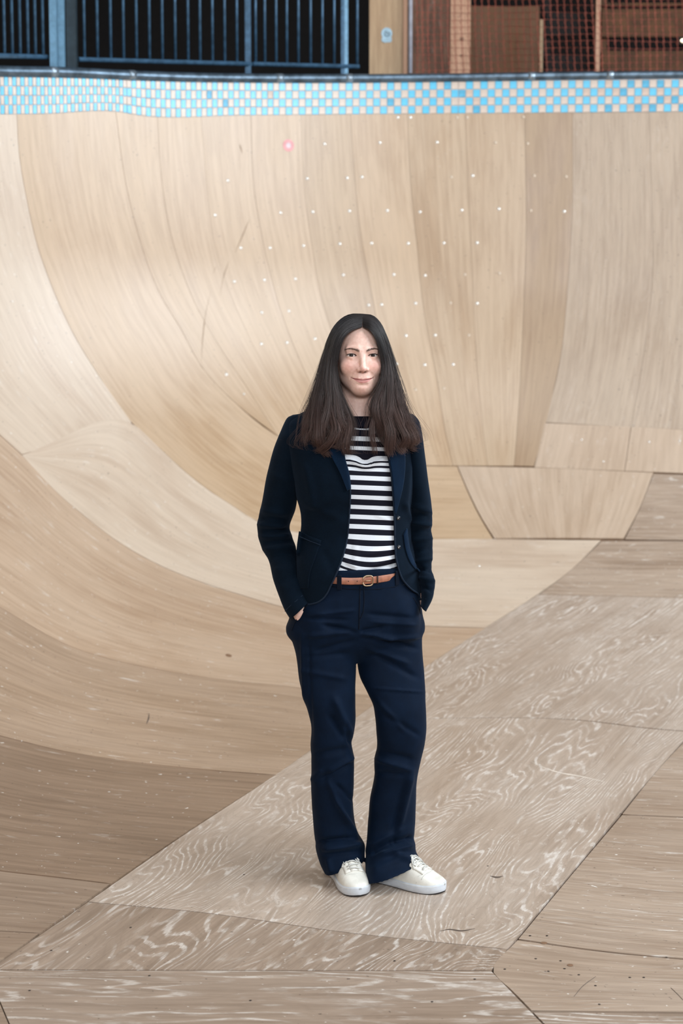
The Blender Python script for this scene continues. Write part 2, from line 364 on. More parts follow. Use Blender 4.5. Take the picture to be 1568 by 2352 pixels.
# chalky strip she stands on
J1 = [(202,2072),(460,2096),(785,2141),(1165,2181)]
J2 = [(806,1657),(1060,1650),(1328,1655),(1500,1675),(1586,1682)]
sheet(M_STRIP, [(1236,1366),(1568,1374),(1900,1384)], [(1900,1384),(1760,1500),(1586,1680)], J2, [(1236,1366),(980,1530),(806,1657)], FL, label='chalk-worn plywood sheet rising towards the back wall')
sheet(M_STRIP, J2, [(1586,1682),(1440,1850),(1295,2025),(1165,2181)], J1, [(806,1657),(640,1775),(420,1920),(202,2072)], FL, label='chalk-worn plywood sheet under the white sneakers')
sheet(M_STRIP2, J1, [(1165,2181),(1128,2229)], [(-24,2227),(500,2229),(1128,2230)], [(202,2072),(-24,2227)], FL)
sheet(M_STRIP3, [(-30,2229),(500,2230),(1128,2231)], [(1128,2231),(1218,2324),(1330,2440)], [(60,2440),(700,2445),(1330,2440)], [(-30,2229),(22,2352),(60,2440)], FL, along='u')
sheet(M_FLOOR, [(-330,2224),(-32,2228)], [(-32,2228),(20,2352),(58,2440)], [(-330,2440),(58,2440)], [(-330,2224),(-330,2440)], FL, along='u')
# pale floor on the right
sheet(M_FLOOR_R, [(1900,1386),(2300,1402)], [(2300,1402),(2300,1700)], [(1590,1683),(1900,1690),(2300,1700)], [(1900,1386),(1760,1500),(1590,1683)], FL, along='u')
sheet(M_FLOOR_R, [(1590,1684),(1900,1692),(2300,1702)], [(2300,1702),(2300,1890)], [(1428,1871),(1568,1877),(2300,1890)], [(1590,1684),(1509,1770),(1428,1871)], FL, along='u')
sheet(M_FLOOR_R, [(1428,1872),(1568,1878),(2300,1892)], [(2300,1892),(2300,2230)], [(1190,2157),(1380,2184),(1568,2202),(2300,2230)], [(1428,1872),(1295,2030),(1190,2157)], FL, along='u')
sheet(M_FLOOR_R, [(1188,2159),(1380,2186),(1568,2204),(2300,2232)], [(2300,2232),(2300,2332)], [(1220,2322),(1568,2326),(2300,2332)], [(1188,2159),(1130,2230),(1175,2276),(1220,2322)], FL, along='u', gap=3.2)
sheet(M_STRIP2, [(1224,2325),(1568,2328),(2300,2334)], [(2300,2334),(2300,2440)], [(1336,2440),(2300,2440)], [(1224,2325),(1336,2440)], FL, along='u')
# floor nearer than the frame
for i in range(4):
    x0, x1 = -1.5 + i*1.22, -1.5 + (i+1)*1.22 - .004
    V = [(x0, -.6, 0), (x1, -.6, 0), (x1, 2.93, 0), (x0, 2.93, 0), (x0, -.6, -.012), (x1, -.6, -.012), (x1, 2.93, -.012), (x0, 2.93, -.012)]
    mobj('plywood_sheet', V, [(0,1,2,3),(4,7,6,5),(0,4,5,1),(1,5,6,2),(2,6,7,3),(3,7,4,0)], M_FLOOR, FL, smooth=False, uv=[(v[0]+9*i, v[1]) for v in V], loc=(x0+.6, 1.1, 0))

def mark(name, pts, wpx, mat, parent, label=None, lift=.0022):
    "thin scratch or scuff lying on the plywood"
    P_ = poly(pts, max(6, int(len(pts)*6))); d = np.gradient(P_, axis=0); nr = np.stack([-d[:, 1], d[:, 0]], 1); nr /= np.linalg.norm(nr, axis=1, keepdims=True); w_ = wpx*.5*np.sin(np.linspace(.08, math.pi-.08, len(P_)))[:, None]
    a, na = surf(*(P_ + nr*w_).T); c, nc = surf(*(P_ - nr*w_).T); m_, nm = surf(*P_.T); rows = np.array([a + na*.0005, m_ + nm*lift, c + nc*.0005]); o = mobj(name, rows.reshape(-1, 3), gridF(3, len(P_)), mat, parent, loc=m_.mean(0)); fix_normals(o); return tag(o, label)
M_SCR = plain('scratch_pale', (226, 214, 200), .6); M_SCF = plain('scuff_dark', (96, 82, 72), .7); M_RUB = plain('wheel_mark', (168, 144, 122), .6)
mark('scratch', [(1219,1750),(1250,1764),(1284,1775),(1330,1783),(1386,1796)], 3.5, M_SCR, FL, 'long pale scratch across the chalky sheet')
mark('scuff_mark', [(1010,2140),(1028,2136),(1060,2139),(1090,2134)], 6, M_SCF, FL)
mark('scuff_mark', [(1125,2013),(1142,2016),(1155,2013)], 7, M_SCF, FL)
mark('scuff_mark', [(336,1664),(341,1650),(342,1638)], 5, M_SCF, FL)
for pts in ([(572,505),(555,545),(540,580)], [(525,600),(512,640),(505,680)], [(497,610),(488,630)], [(484,668),(472,720),(466,770),(462,830)], [(550,330),(556,352)]): mark('wheel_mark', pts, 3.2, M_RUB, WB)
mark('scratch', [(1385,1195),(1398,1215),(1408,1238)], 3, M_RUB, WB)
mark('scratch', [(1368,2244),(1338,2266),(1318,2290)], 1.8, M_SCF, FL)
mark('scratch', [(1540,2270),(1556,2285),(1568,2298)], 2.0, M_SCF, FL)
# sheets of the left wall that run on beyond the frame, a hair lower than the others
for i in range(7):
    s1 = 1.75 - i*1.225; Sg = np.linspace(s1 - 1.22, s1, 18); Pg, ng = plan(Sg); rows_ = []
    for th in np.concatenate([[-.28, -.12], np.linspace(0, math.pi/2, 46)]):
        if th < 0: e, z, nn, uu = 0., RT - th*2.3, 1., 0.
        else: e, z, nn, uu = RT*(1-math.cos(th)), RT*(1-math.sin(th)), math.cos(th), math.sin(th)
        rows_.append(np.concatenate([Pg + ng*(e - .006*nn), np.full((18, 1), z - .006*uu)], 1))
    rows_ = np.array(rows_); nr_ = len(rows_); back = rows_.copy(); back[..., 2] -= .003; back[..., :2] -= ng*.003
    Vv = np.concatenate([rows_.reshape(-1, 3), back.reshape(-1, 3)]); uu_, vv_ = np.meshgrid(np.linspace(0, 1.22, 18), np.linspace(0, 4.2, nr_)); uv_ = np.stack([uu_, vv_], -1).reshape(-1, 2) + 7*i
    Fq = gridF(nr_, 18); Fq = [f[::-1] for f in Fq] + [tuple(k + nr_*18 for k in f) for f in Fq]
    mobj('plywood_sheet', Vv, Fq, M_PALE if i % 2 else M_TAN, WL, uv=np.concatenate([uv_, uv_]), loc=rows_.reshape(-1, 3).mean(0))
# screws and marks on the wall
M_SCREW = plain('screw_zinc', (236, 232, 226), .3, .55); M_SCREWT = plain('screw_dull', (206, 188, 168), .45, .2)  # second, duller colour for screws to the right and lower down
sc_px = [(745,331),(705,410.5),(494,494.5),(644,489),(718,487),(553,570),(620,570),(697,565),(780,560.5),(538,647),(607,643.5),(678,641),(601,718),(663,714.5),(600,790),(659,787),(723,778),(523,415),
 (872,328),(1003,327),(1137,328),(1211,330),(797,409),(831,407),(1036,407),(1085,404),(1226,404),(1299,406),(802,485),(889,484),(964,487),(1060,483),(1145,480),(1218,484),(1295,486),(853,559),(937,559.5),(1019,558.5),(1095,558),
 (788,632),(904,631),(976,633),(1067,631),(1146,628),(846,701),(876,700),(954,697),(1034,696),(1095,697),(932,771),(999,770),(1076,770),(910,836),(975,838),(1040,837),(954,895),(1019,892),(913,270),(942,270),(1049,270),(1072,270),(1201,269),(1335,1010),(1490,1015),(1560,1013),(1385,1060),(1100,1300),(560,905),(520,860)]
def disc(P, N, r, dome, n=12, inner=.55):
    N = N/np.linalg.norm(N); a = np.cross(N, [0, 0, 1.]); a = a/np.linalg.norm(a) if np.linalg.norm(a) > 1e-3 else np.array([1., 0, 0]); b = np.cross(N, a)
    t = np.linspace(0, 2*math.pi, n, endpoint=False); ring = np.cos(t)[:, None]*a + np.sin(t)[:, None]*b
    V = np.concatenate([P + ring*r, P + ring*r*inner + N*dome*.8, [P + N*dome]])
    F = [(i, (i+1) % n, n+(i+1) % n, n+i) for i in range(n)] + [(n+i, n+(i+1) % n, 2*n) for i in range(n)]
    return V, F
for px, py in sc_px:
    Pn, Nn = surf(np.array([px]), np.array([py]))
    V, F = disc(Pn[0] + Nn[0]*.001, Nn[0], .0105 if py < 900 else .007, .004); fix_normals(mobj('screw', V, F, M_SCREWT if (px > 1030 or py > 880) and (px*7 % 5) else M_SCREW, WB, loc=Pn[0]))
# floor screws: small dark countersunk heads
M_SCREWD = plain('screw_dark', (78, 70, 66), .45, .5)
for px, py in [(1159,2227),(1259,2232),(1287,2208),(1296,2226),(1329,2240),(1367,2265),(1446,2246),(1530,2200),(1376,2308),(1230,2203),(1256,2150),(1217,2150),(1478,2246),(1425,1870),(1120,1990),(300,2131),(343,2242),(118,2184),(575,2299),(992,2302),(906,2208),(1090,2250),(560,2010),(68,2276)]:
    Pn, Nn = surf(np.array([px]), np.array([py])); V, F = disc(Pn[0] + Nn[0]*.0016, Nn[0], .0034, .0006, 10); fix_normals(mobj('screw', V, F, M_SCREWD, FL, loc=Pn[0]))
M_KNOT = plain('wood_knot', (134, 102, 78), .6)
for px, py, r in [(1249,2167,.009),(1309,2218,.008),(525,1506,.016)]:
    Pn, Nn = surf(np.array([px]), np.array([py])); V, F = disc(Pn[0] + Nn[0]*.0018, Nn[0], r, .0004, 14); fix_normals(mobj('wood_knot', V, F, M_KNOT, FL, loc=Pn[0]))
M_PINK = plain('sticker_pink', (238, 168, 170), .5); M_LPINK = plain('sticker_pale', (226, 208, 214), .5)
Pn, Nn = surf(np.array([662.]), np.array([334.]))
V, F = disc(Pn[0] + Nn[0]*.002, Nn[0], .037, .0012, 24); st = tag(fix_normals(mobj('sticker', V, F, M_PINK, WB, loc=Pn[0])), 'round pink sticker')
V, F = disc(Pn[0] + Nn[0]*.0036, Nn[0], .017, .0006, 20); fix_normals(mobj('sticker_center', V, F, M_LPINK, st, loc=Pn[0]))

# ------------------------------------------------------------------ coping, tile band
M_STEEL = plain('galvanised_steel', (104, 122, 138), .38, .75, .3, 14)
M_STEELD = plain('steel_worn', (150, 165, 178), .35, .7, .25, 30)
cx = np.arange(-60, 1660, 20.)
cyc = interp(cx, [(-60,162),(0,164),(150,166.5),(300,173.5),(430,178),(560,180),(800,180.5),(1050,178.5),(1300,174.5),(1568,171.5),(1660,170)])
cP, cN = surf(cx, cyc); cs = inward(cP[:, 0], cP[:, 1])[2]
def ex_tab(px, py):
    P_, _ = surf(np.asarray(px, float), np.asarray(py, float)); s_ = inward(P_[:, 0], P_[:, 1])[2]
    return s_, P_[:, 2]
Sx = np.concatenate([np.linspace(-6, cs[0]-.1, 24), cs, np.linspace(cs[-1]+.1, ARC+4.2, 12)])
Zc = np.interp(Sx, cs, cP[:, 2])
def wallpt(s, z, off=0.):
    p, n_ = plan(s); p = p + n_*off; return np.stack([p[..., 0], p[..., 1], np.broadcast_to(z, np.shape(s))], -1)
cop_r = np.interp(Sx, cs, np.interp(cx, [0, 560, 1568], [.030, .028, .0245]))
coping = empty('trim_2', wallpt(np.array([4.5]), 3.4)[0], 'grey steel coping pipe along the top edge of the bowl above the tiles', kind='structure')
MB().tube(wallpt(Sx, Zc, .004), cop_r, 14).build('pipe', M_STEEL, coping, smooth=True)
for px in (112, 300, 650, 800, 1215, 1395):
    i = np.argmin(abs(cx - px)); s0 = cs[i]; q = np.linspace(s0-.022, s0+.022, 3)
    MB().tube(wallpt(q, np.interp(q, Sx, Zc), .004), np.interp(s0, Sx, cop_r)*1.05, 14).build('pipe_joint', M_STEELD, coping, smooth=True)

TRIM = empty('trim_1', wallpt(np.array([4.5]), 3.1)[0], 'checkered band of pale blue and beige tiles under the coping', kind='structure')
tb_s, tb_z = ex_tab(cx, interp(cx, [(-60,263),(0,263),(95,262),(290,260),(300,262),(560,265),(800,263),(1050,261),(1300,259),(1568,257),(1660,256)]))
tt_s, tt_z = ex_tab(cx, interp(cx, [(-60,175),(0,176),(150,178.5),(300,183),(430,187),(560,189.5),(800,190.5),(1050,187.5),(1300,185),(1568,183),(1660,182)]))
M_GROUT = plain('tile_grout', (206, 200, 200), .6); M_BLUE = plain('tile_blue', (98, 196, 232), .25, var=.07); M_BEIGE = plain('tile_beige', (212, 194, 180), .28, var=.07)
M_BLUED = plain('tile_blue_scuffed', (78, 172, 208), .35, var=.15); M_BEIGED = plain('tile_beige_scuffed', (206, 182, 166), .35, var=.12)
gs = np.linspace(-5.5, ARC+4.0, 150)
rows = [wallpt(gs, np.interp(gs, tb_s, tb_z), .001), wallpt(gs, np.interp(gs, tt_s, tt_z)+.03, .001)]
mobj('grout_band', np.array(rows), [f[::-1] for f in gridF(2, 150)], M_GROUT, TRIM)
def s_at(px):
    P_, _ = surf(np.atleast_1d(np.asarray(px, float)), np.full(np.size(px), 225.)); return inward(P_[:, 0], P_[:, 1])[2]
cols = []                                             # (s0, s1, phase) of every tile column, from the right
def run(x0, x1, p0, p1, phase):
    x = [x0]; 
    while x[-1] < x1 - 2: x.append(x[-1] + (p0 + (p1-p0)*(x[-1]-x0)/(x1-x0))/2)
    x = np.array(x)*1.0; x = x0 + (x-x0)*(x1-x0)/(x[-1]-x0); s = s_at(x)
    return [(float(s[i]), float(s[i+1]), (phase+i) % 2, (x[i]+x[i+1])/2) for i in range(len(x)-1)]
cols += run(-58, 92, 20, 19, 0) + run(92, 290, 17.6, 17.2, 0) + run(290, 640, 21.6, 26.8, 0) + run(640, 1052, 30, 33.5, 1) + run(1052, 1660, 34, 34.6, 0)
def tile_geo(s0, s1, k):
    g = .0022; s = np.array([s0+g, s1-g]); zb = np.interp(s, tb_s, tb_z); zt = np.interp(s, tt_s, tt_z)
    h = (zt-zb); lo = zb + h*k/4 + g; hi = zb + h*(k+1)/4 - g
    q = lambda off, i: np.array([wallpt(s, lo+i, off)[0], wallpt(s, lo+i, off)[1], wallpt(s, hi-i, off)[1], wallpt(s, hi-i, off)[0]])
    V = np.concatenate([q(.0015, 0), q(.005, 0), q(.0062, .0012)])
    F = [(8, 9, 10, 11)] + [(i+4*j, (i+1) % 4+4*j, 4*(j+1)+(i+1) % 4, 4*(j+1)+i) for j in (0, 1) for i in range(4)]
    return V, F
xl = float(cols[0][0][0] if np.ndim(cols[0][0]) else cols[0][0])
cols += [(xl - .05*(i+1), xl - .05*i - .0005, (i+1) % 2, -100.) for i in range(100)]
xr = max(c[1] for c in cols); cols += [(xr + .05*i, xr + .05*(i+1) - .0005, i % 2, 9999.) for i in range(46)]
cols.sort(key=lambda c: -c[0]); made = 0; rest = {0: MB(), 1: MB()}
for c in cols:
    inframe = c[3] < 1585
    for k in range(4):
        blue = (c[2] + (3-k)) % 2                       # phase counts from the top row
        V, F = tile_geo(c[0], c[1], k)
        if inframe and made < 300:
            scuff = rng.random() < (.45 if c[3] > 1380 else .2 if (c[3] > 1050 and k == 2) else .04)
            mobj('tile', V, F, (M_BLUED if scuff else M_BLUE) if blue else (M_BEIGED if scuff else M_BEIGE), TRIM, smooth=False, loc=V.mean(0)); made += 1
        else: rest[blue].add(V, F)
for b in (0, 1): tag(mobj('tile_run', np.concatenate(rest[b].V), rest[b].F, M_BLUE if b else M_BEIGE, TRIM, smooth=False), kind='stuff')

# ------------------------------------------------------------------ gallery above the bowl
M_DARK = plain('gallery_gloom', (30, 24, 22), .85)  # near-black colour stands in for the shade inside the gallery
M_DARKB = plain('gallery_brown_boards', (104, 68, 40), .75, var=.25, scale=6)
M_RAIL = plain('railing_blue_paint', (66, 100, 128), .4, .3, .2, 25)
M_RAILL = plain('post_light_blue', (120, 164, 194), .4, .2, .12, 25)
M_RAILD = plain('post_dark_grey', (44, 58, 66), .5, .2, .15, 25)
M_PLYP = plywood('plywood_panel_raw', (186, 144, 100), (202, 166, 124), .18, .1, 0, .5, seed=14)
M_PINE = plywood('pine_post', (214, 150, 110), (228, 174, 138), .2, 0, 0, .55, seed=15)
M_WHITE = plain('white_pipe', (196, 196, 208), .4)
M_NET = plain('net_orange_red', (160, 80, 62), .6, var=.2)
M_CREAM = plain('painted_emblem', (176, 206, 222), .5)
dk_s = np.linspace(-5.5, ARC+3.6, 60); dk_z = np.interp(dk_s, Sx, Zc) - .035
FG = mobj('floor_gallery', np.concatenate([wallpt(dk_s, dk_z, -.03), wallpt(dk_s, dk_z, -.6), np.stack([np.linspace(-8, 8, 60), np.full(60, 15.5), np.full(60, 3.2)], 1)]), gridF(3, 60), M_DARK, smooth=False)
tag(FG, 'dark gallery floor behind the coping', kind='structure')
def wall_box(name, c, h, mat, label):
    o = MB().box(c, h).build(name, mat); return tag(o, label, kind='structure')
wall_box('wall_gallery', (0, 15.6, 4.6), (8.2, .1, 1.7), M_DARK, 'dark wall at the back of the gallery')
wall_box('wall_gallery_left', (-8.2, 11.5, 4.6), (.1, 4.2, 1.7), M_DARK, 'added dark end wall shading the gallery on the left')  # end walls and ceiling are added out of view to darken the gallery
wall_box('wall_gallery_right', (8.2, 11.5, 4.6), (.1, 4.2, 1.7), M_DARK, 'added dark end wall shading the gallery on the right')
wall_box('ceiling', (0, 12.6, 6.2), (8.2, 3.1, .1), M_DARK, 'added dark ceiling shading the gallery')
def zpx(px, py, Y): return W(np.array([float(px)]), np.array([float(py)]), Y)[0]
def vbar(mb, px0, px1, Y, ztop, zbot, dy=None, px0b=None):
    a, b = zpx(px0, 80, Y), zpx(px1, 80, Y); w = (b[0]-a[0])/2; c = (a[0]+b[0])/2
    mb.box((c, Y, (ztop+zbot)/2), (w, dy if dy else w, (ztop-zbot)/2)); return c
ZT = 4.42
def deck_z(px, Y):
    s = s_at(px)[0]; return float(np.interp(s, Sx, Zc))
def railing(px0, px1, Y0, Y1, bars, rail_y0, rail_y1, posts, label):
    c = zpx((px0+px1)/2, 150, (Y0+Y1)/2); R = empty('gallery_railing', c, label, 'railing', 'blue railings along the gallery edge')
    Yx = lambda p: Y0 + (Y1-Y0)*(p-px0)/(px1-px0); ry = lambda p: rail_y0 + (rail_y1-rail_y0)*(p-px0)/(px1-px0)
    P0, P1 = zpx(px0, rail_y0, Y0), zpx(px1, rail_y1, Y1)
    MB().tube([P0, P1], .014, 8).build('bottom_rail', M_RAIL, R)
    T0, T1 = P0.copy(), P1.copy(); T0[2] = T1[2] = ZT; MB().tube([T0, T1], .021, 10).build('top_rail', M_RAIL, R)
    for b in bars:
        q = zpx(b, ry(b), Yx(b)); MB().tube([q, (q[0], q[1], ZT)], .0088, 8).build('baluster', M_RAIL, R, smooth=True)
    for a, b, m in posts:
        Y = Yx((a+b)/2) + .02; q = MB(); vbar(q, a, b, Y, ZT, deck_z((a+b)/2, Y) - .02, .022); q.build('post', m, R)
    return R
railing(-260, 108, 7.0, 8.25, [-250+30*i for i in range(7)] + [-34, -12, 10.5, 28.5, 46.5, 64.5, 81.5, 99], 122, 131, [(-150, -132, M_RAIL)], 'blue railing section left of the light blue double post')
railing(180, 577, 8.47, 9.33, [194, 224, 254.5, 284, 313.7, 343.5, 373, 402.5, 432, 459.5, 488, 516, 544], 136.5, 147, [(563, 576, M_RAIL)], 'blue railing section with thirteen bars right of the double post')
railing(581, 824, 9.37, 9.62, [587, 608, 634, 658.5, 685, 713, 740, 767, 820], 147, 153, [(783, 790, M_RAIL), (790.5, 799, M_RAILL)], 'blue railing section ending beside the plywood panel')
for a, b, Y, m, lab in ((115, 130, 8.24, M_RAILL, 'light blue steel post on the gallery edge, left of a pair'), (133.5, 148, 8.36, M_RAILL, 'light blue steel post on the gallery edge, right of a pair'), (154, 176, 8.42, M_RAILD, 'dark grey steel post beside the light blue pair')):
    q = MB(); zb = deck_z((a+b)/2, Y); x = vbar(q, a, b, Y, 6.1, zb + .0)
    P_ = empty('steel_post', (x, Y, zb), lab, 'post'); q.build('shaft', m, P_); MB().box((x, Y-.005, zb+.012), (.0135, .03, .012)).build('base_plate', m, P_)
    for i in (-1, 1): MB().tube([(x+i*.013, Y-.026, zb+.02), (x+i*.013, Y-.026, zb+.036)], .008, 6).build('bolt', M_STEELD, P_)
def upright(name, px0, px1, Y, dy, zb, zt, mat, label, cat):
    a, b = zpx(px0, 90, Y), zpx(px1, 90, Y); w = (b[0]-a[0])/2; c = np.array([(a[0]+b[0])/2, Y+dy, zb])
    V, F = [], []
    m = MB().box((c[0], Y+dy, (zb+zt)/2), (w, dy, (zt-zb)/2)); V = np.concatenate(m.V)
    uv = np.stack([V[:, 0]*1.0 + V[:, 1]*.3, V[:, 2]], 1) + rng.uniform(0, 40, 2)
    o = mobj(name, V, m.F, mat, None, False, uv=uv, loc=c); fix_normals(o)
    return tag(o, label, cat)
DZ = 3.43
pp = upright('plywood_panel', 848, 934, 9.72, .02, DZ, 6.1, M_PLYP, 'raw plywood panel with a pale emblem between railing and net', 'panel')
edge_a, edge_b = zpx(926, 90, 9.70), zpx(935, 90, 9.70)
MB().box(((edge_a[0]+edge_b[0])/2, 9.712, 4.765), ((edge_b[0]-edge_a[0])/2, .012, 1.33)).build('edge_batten', M_PINE, pp)
def flat_patch(name, outline, Y, mat, parent, th=.003):
    m = MB(); P_ = np.array([zpx(x, y, Y) for x, y in outline]); n = len(P_); Q = P_ - np.array([0, th, 0]); c = Q.mean(0)
    m.add(np.concatenate([P_, Q, [c]]), [(i, (i+1) % n, n+(i+1) % n, n+i) for i in range(n)] + [(n+i, n+(i+1) % n, 2*n) for i in range(n)]); return m.build(name, mat, parent)
head = [(888+12.5*math.cos(t), 77+13.5*math.sin(t)) for t in np.linspace(0, 2*math.pi, 20, endpoint=False)]
em = flat_patch('painted_emblem', head, 9.7195, M_CREAM, pp); tag(em, 'pale blue round emblem with a lobed base')
flat_patch('emblem_base', [(877, 86), (899, 86), (899.5, 95), (895, 97.5), (890, 97), (886, 98), (880, 97), (876, 94)], 9.7192, M_CREAM, em)
M_EM2 = plain('emblem_grey', (128, 152, 166), .5)
t = np.linspace(-.6, 4.4, 18); MB().tube([zpx(889+6*math.cos(a), 77+6*math.sin(a), 9.715) for a in t], .0035, 6).build('emblem_ring', M_EM2, em)
flat_patch('emblem_dot', [(889.5+2.4*math.cos(a), 76+3*math.sin(a)) for a in np.linspace(0, 6.28, 10, endpoint=False)], 9.7155, M_EM2, em)
o = MB().tube([zpx(941.5, 168, 9.66), (zpx(941.5, 168, 9.66)[0], 9.66, 6.1)], .0135, 12).build('net_pole', M_WHITE, smooth=True); tag(o, 'thin white pole at the left edge of the orange net', 'pole')
pw = upright('wooden_post', 1034, 1080, 9.95, .05, DZ-.02, 6.1, M_PINE, 'broad pale pine post behind the orange net', 'post')
for kx, ky, kr in ((1060, 90, .014), (1059, 128, .009)):
    V, F = disc(zpx(kx, ky, 9.9485), np.array([0, -1., 0]), kr, .0012, 12); fix_normals(mobj('wood_knot', V, F, M_KNOT, pw, loc=zpx(kx, ky, 9.9485)))
upright('wooden_post', 1239, 1246.5, 10.6, .03, DZ-.05, zpx(1243, 45, 10.6)[2], M_PLYP, 'short thin pale stud behind the net, ending below the frame top', 'post')
upright('wooden_post', 1368, 1377.5, 10.4, .03, DZ-.05, 6.1, M_PINE, 'tall thin wooden stud behind the right half of the net', 'post')
upright('plywood_partition', 936, 1034, 10.9, .03, DZ-.1, 6.1, plywood('partition_mottled', (96, 62, 44), (150, 104, 78), .3, .2, 0, .7, seed=17), 'mottled brown board left of the pine post behind the net', 'partition')
upright('plywood_partition', 1080, 1238, 10.9, .03, DZ-.1, zpx(1100, 14, 10.9)[2], plywood('partition_brown', (112, 72, 42), (128, 84, 50), .2, 0, 0, .7, seed=18), 'smooth brown board right of the pine post behind the net', 'partition')
# shelving in the dark behind the net
sh = empty('timber_shelf', (3.2, 12.4, DZ-.1), 'dark timber shelving far behind the right half of the net', 'shelf')
for y0, y1 in ((8, 14), (22, 86), (118, 164)):
    a, b = zpx(1380, y1, 12.4), zpx(1700, y0, 12.4); MB().box(((a[0]+b[0])/2, 12.4, (a[2]+b[2])/2), ((b[0]-a[0])/2, .02, (b[2]-a[2])/2)).build('board', M_DARKB, sh)
for px in (1384, 1690):
    a = zpx(px, 80, 12.45); MB().box((a[0], 12.46, 4.5), (.03, .03, 1.2)).build('upright', M_DARKB, sh)
sh = empty('timber_shelf', (2.2, 12.6, DZ-.1), 'dark timber shelving seen between the two thin studs', 'shelf')
for y0, y1 in ((30, 84), (128, 166)):
    a, b = zpx(1252, y1, 12.6), zpx(1366, y0, 12.6); MB().box(((a[0]+b[0])/2, 12.6, (a[2]+b[2])/2), ((b[0]-a[0])/2, .02, (b[2]-a[2])/2)).build('board', M_DARK, sh)
for px in (1254, 1364):
    a = zpx(px, 80, 12.65); MB().box((a[0], 12.66, 4.5), (.03, .03, 1.2)).build('upright', M_DARK, sh)
# lamp
lp = empty('bulkhead_lamp', zpx(1568, 92, 11.5), 'small glowing lamp at the right edge behind the net', 'lamp')
lc = zpx(1568, 92, 11.5); MB().box(lc + np.array([0, .05, 0]), (.035, .03, .03)).build('lamp_body', M_DARK, lp)
tl = NT('lamp_glow'); tl.b.inputs['Emission Color'].default_value = (1, .86, .6, 1); tl.b.inputs['Emission Strength'].default_value = 5
V, F = disc(lc + np.array([0, .02, 0]), np.array([0, -1., 0]), .013, .014, 14, .7); fix_normals(mobj('lamp_lens', V, F, tl.m, lp))
# net
net = MB(); nY = lambda x: 9.66 + .10*math.sin((x-940)*.012) + .03*math.sin(x*.05)
ys = np.linspace(-150, 172, 80)
for i, x in enumerate(np.arange(953, 2150, 15.7)):
    for off in (-1.0, 1.0):                               # two twisted cords to every strand
        P_ = []
        for y in ys:
            sag = 5*math.sin(y*.013 + x*.004) + (10*math.exp(-((x-945)/30)**2)*math.sin((y+60)/90))
            xx = x + sag + off*(.7 + 1.1*math.cos(y*2*math.pi/16.3)) + .12*(y % 16.3); P_.append(zpx(xx, y, nY(xx)))
        net.tube(P_, .0021, 3, cap=False)
for j, y in enumerate(np.arange(-150, 172, 16.3)):
    net.tube([zpx(x, y + 1.6*math.sin(x*.02+j), nY(x)) for x in np.arange(950, 2150, 8.)], .0017, 3, cap=False)
o = net.build('safety_net', M_NET, smooth=True); tag(o, 'orange-red knotted safety net over the gallery opening on the right', 'net', kind=None)

# ------------------------------------------------------------------ the woman
PY = 4.20
person = empty('person', (.06, PY, 0), 'woman with long dark hair in navy blazer, striped shirt, navy trousers, hands in pockets', 'person')
M_SKIN = NT('skin'); at = M_SKIN.n('ShaderNodeVertexColor', layer_name='tint')
tc = M_SKIN.n('ShaderNodeTexCoord').outputs['Object']
M_SKIN.l(M_SKIN.mix(M_SKIN.mapr(M_SKIN.noise(tc, 130, 3, .6), .3, .7), at.outputs[0], M_SKIN.mix(1., at.outputs[0], (.90, .84, .82), 'MULTIPLY')), M_SKIN.b.inputs['Base Color'])
b = M_SKIN.b.inputs; b['Roughness'].default_value = .44; b['Subsurface Weight'].default_value = .12; b['Subsurface Radius'].default_value = (.008, .003, .0015); b['Subsurface Scale'].default_value = .6
M_SKIN = M_SKIN.m
def fabric(name, rgb, rough=.9, sheen=.3, weave=900., bumpd=.0006, var=.25):
    t = NT(name); tc = t.n('ShaderNodeTexCoord').outputs['Object']; c = srgb(*rgb)
    nz = t.noise(tc, weave, 2, .6); bl = t.noise(tc, 22, 4, .6)
    f = t.math('ADD', t.math('MULTIPLY', nz, .55), t.math('MULTIPLY', bl, .45))
    t.l(t.mix(t.mapr(f, .32, .68), tuple(x*(1-var) for x in c), tuple(x*(1+var) for x in c)), t.b.inputs['Base Color'])
    t.b.inputs['Roughness'].default_value = rough; t.b.inputs['Sheen Weight'].default_value = sheen; t.b.inputs['Sheen Roughness'].default_value = .5
    t.b.inputs['Sheen Tint'].default_value = (.35, .55, .9, 1); t.b.inputs['Specular IOR Level'].default_value = .1
    t.bump(f, .5, bumpd); return t.m
M_JACKET = fabric('navy_knit_wool', (5, 17, 29), .95, .06, 700, .0008)
M_TROUS = fabric('navy_cotton_twill', (4, 19, 38), .75, .04, 1100, .0004)
M_SHIRTD = None
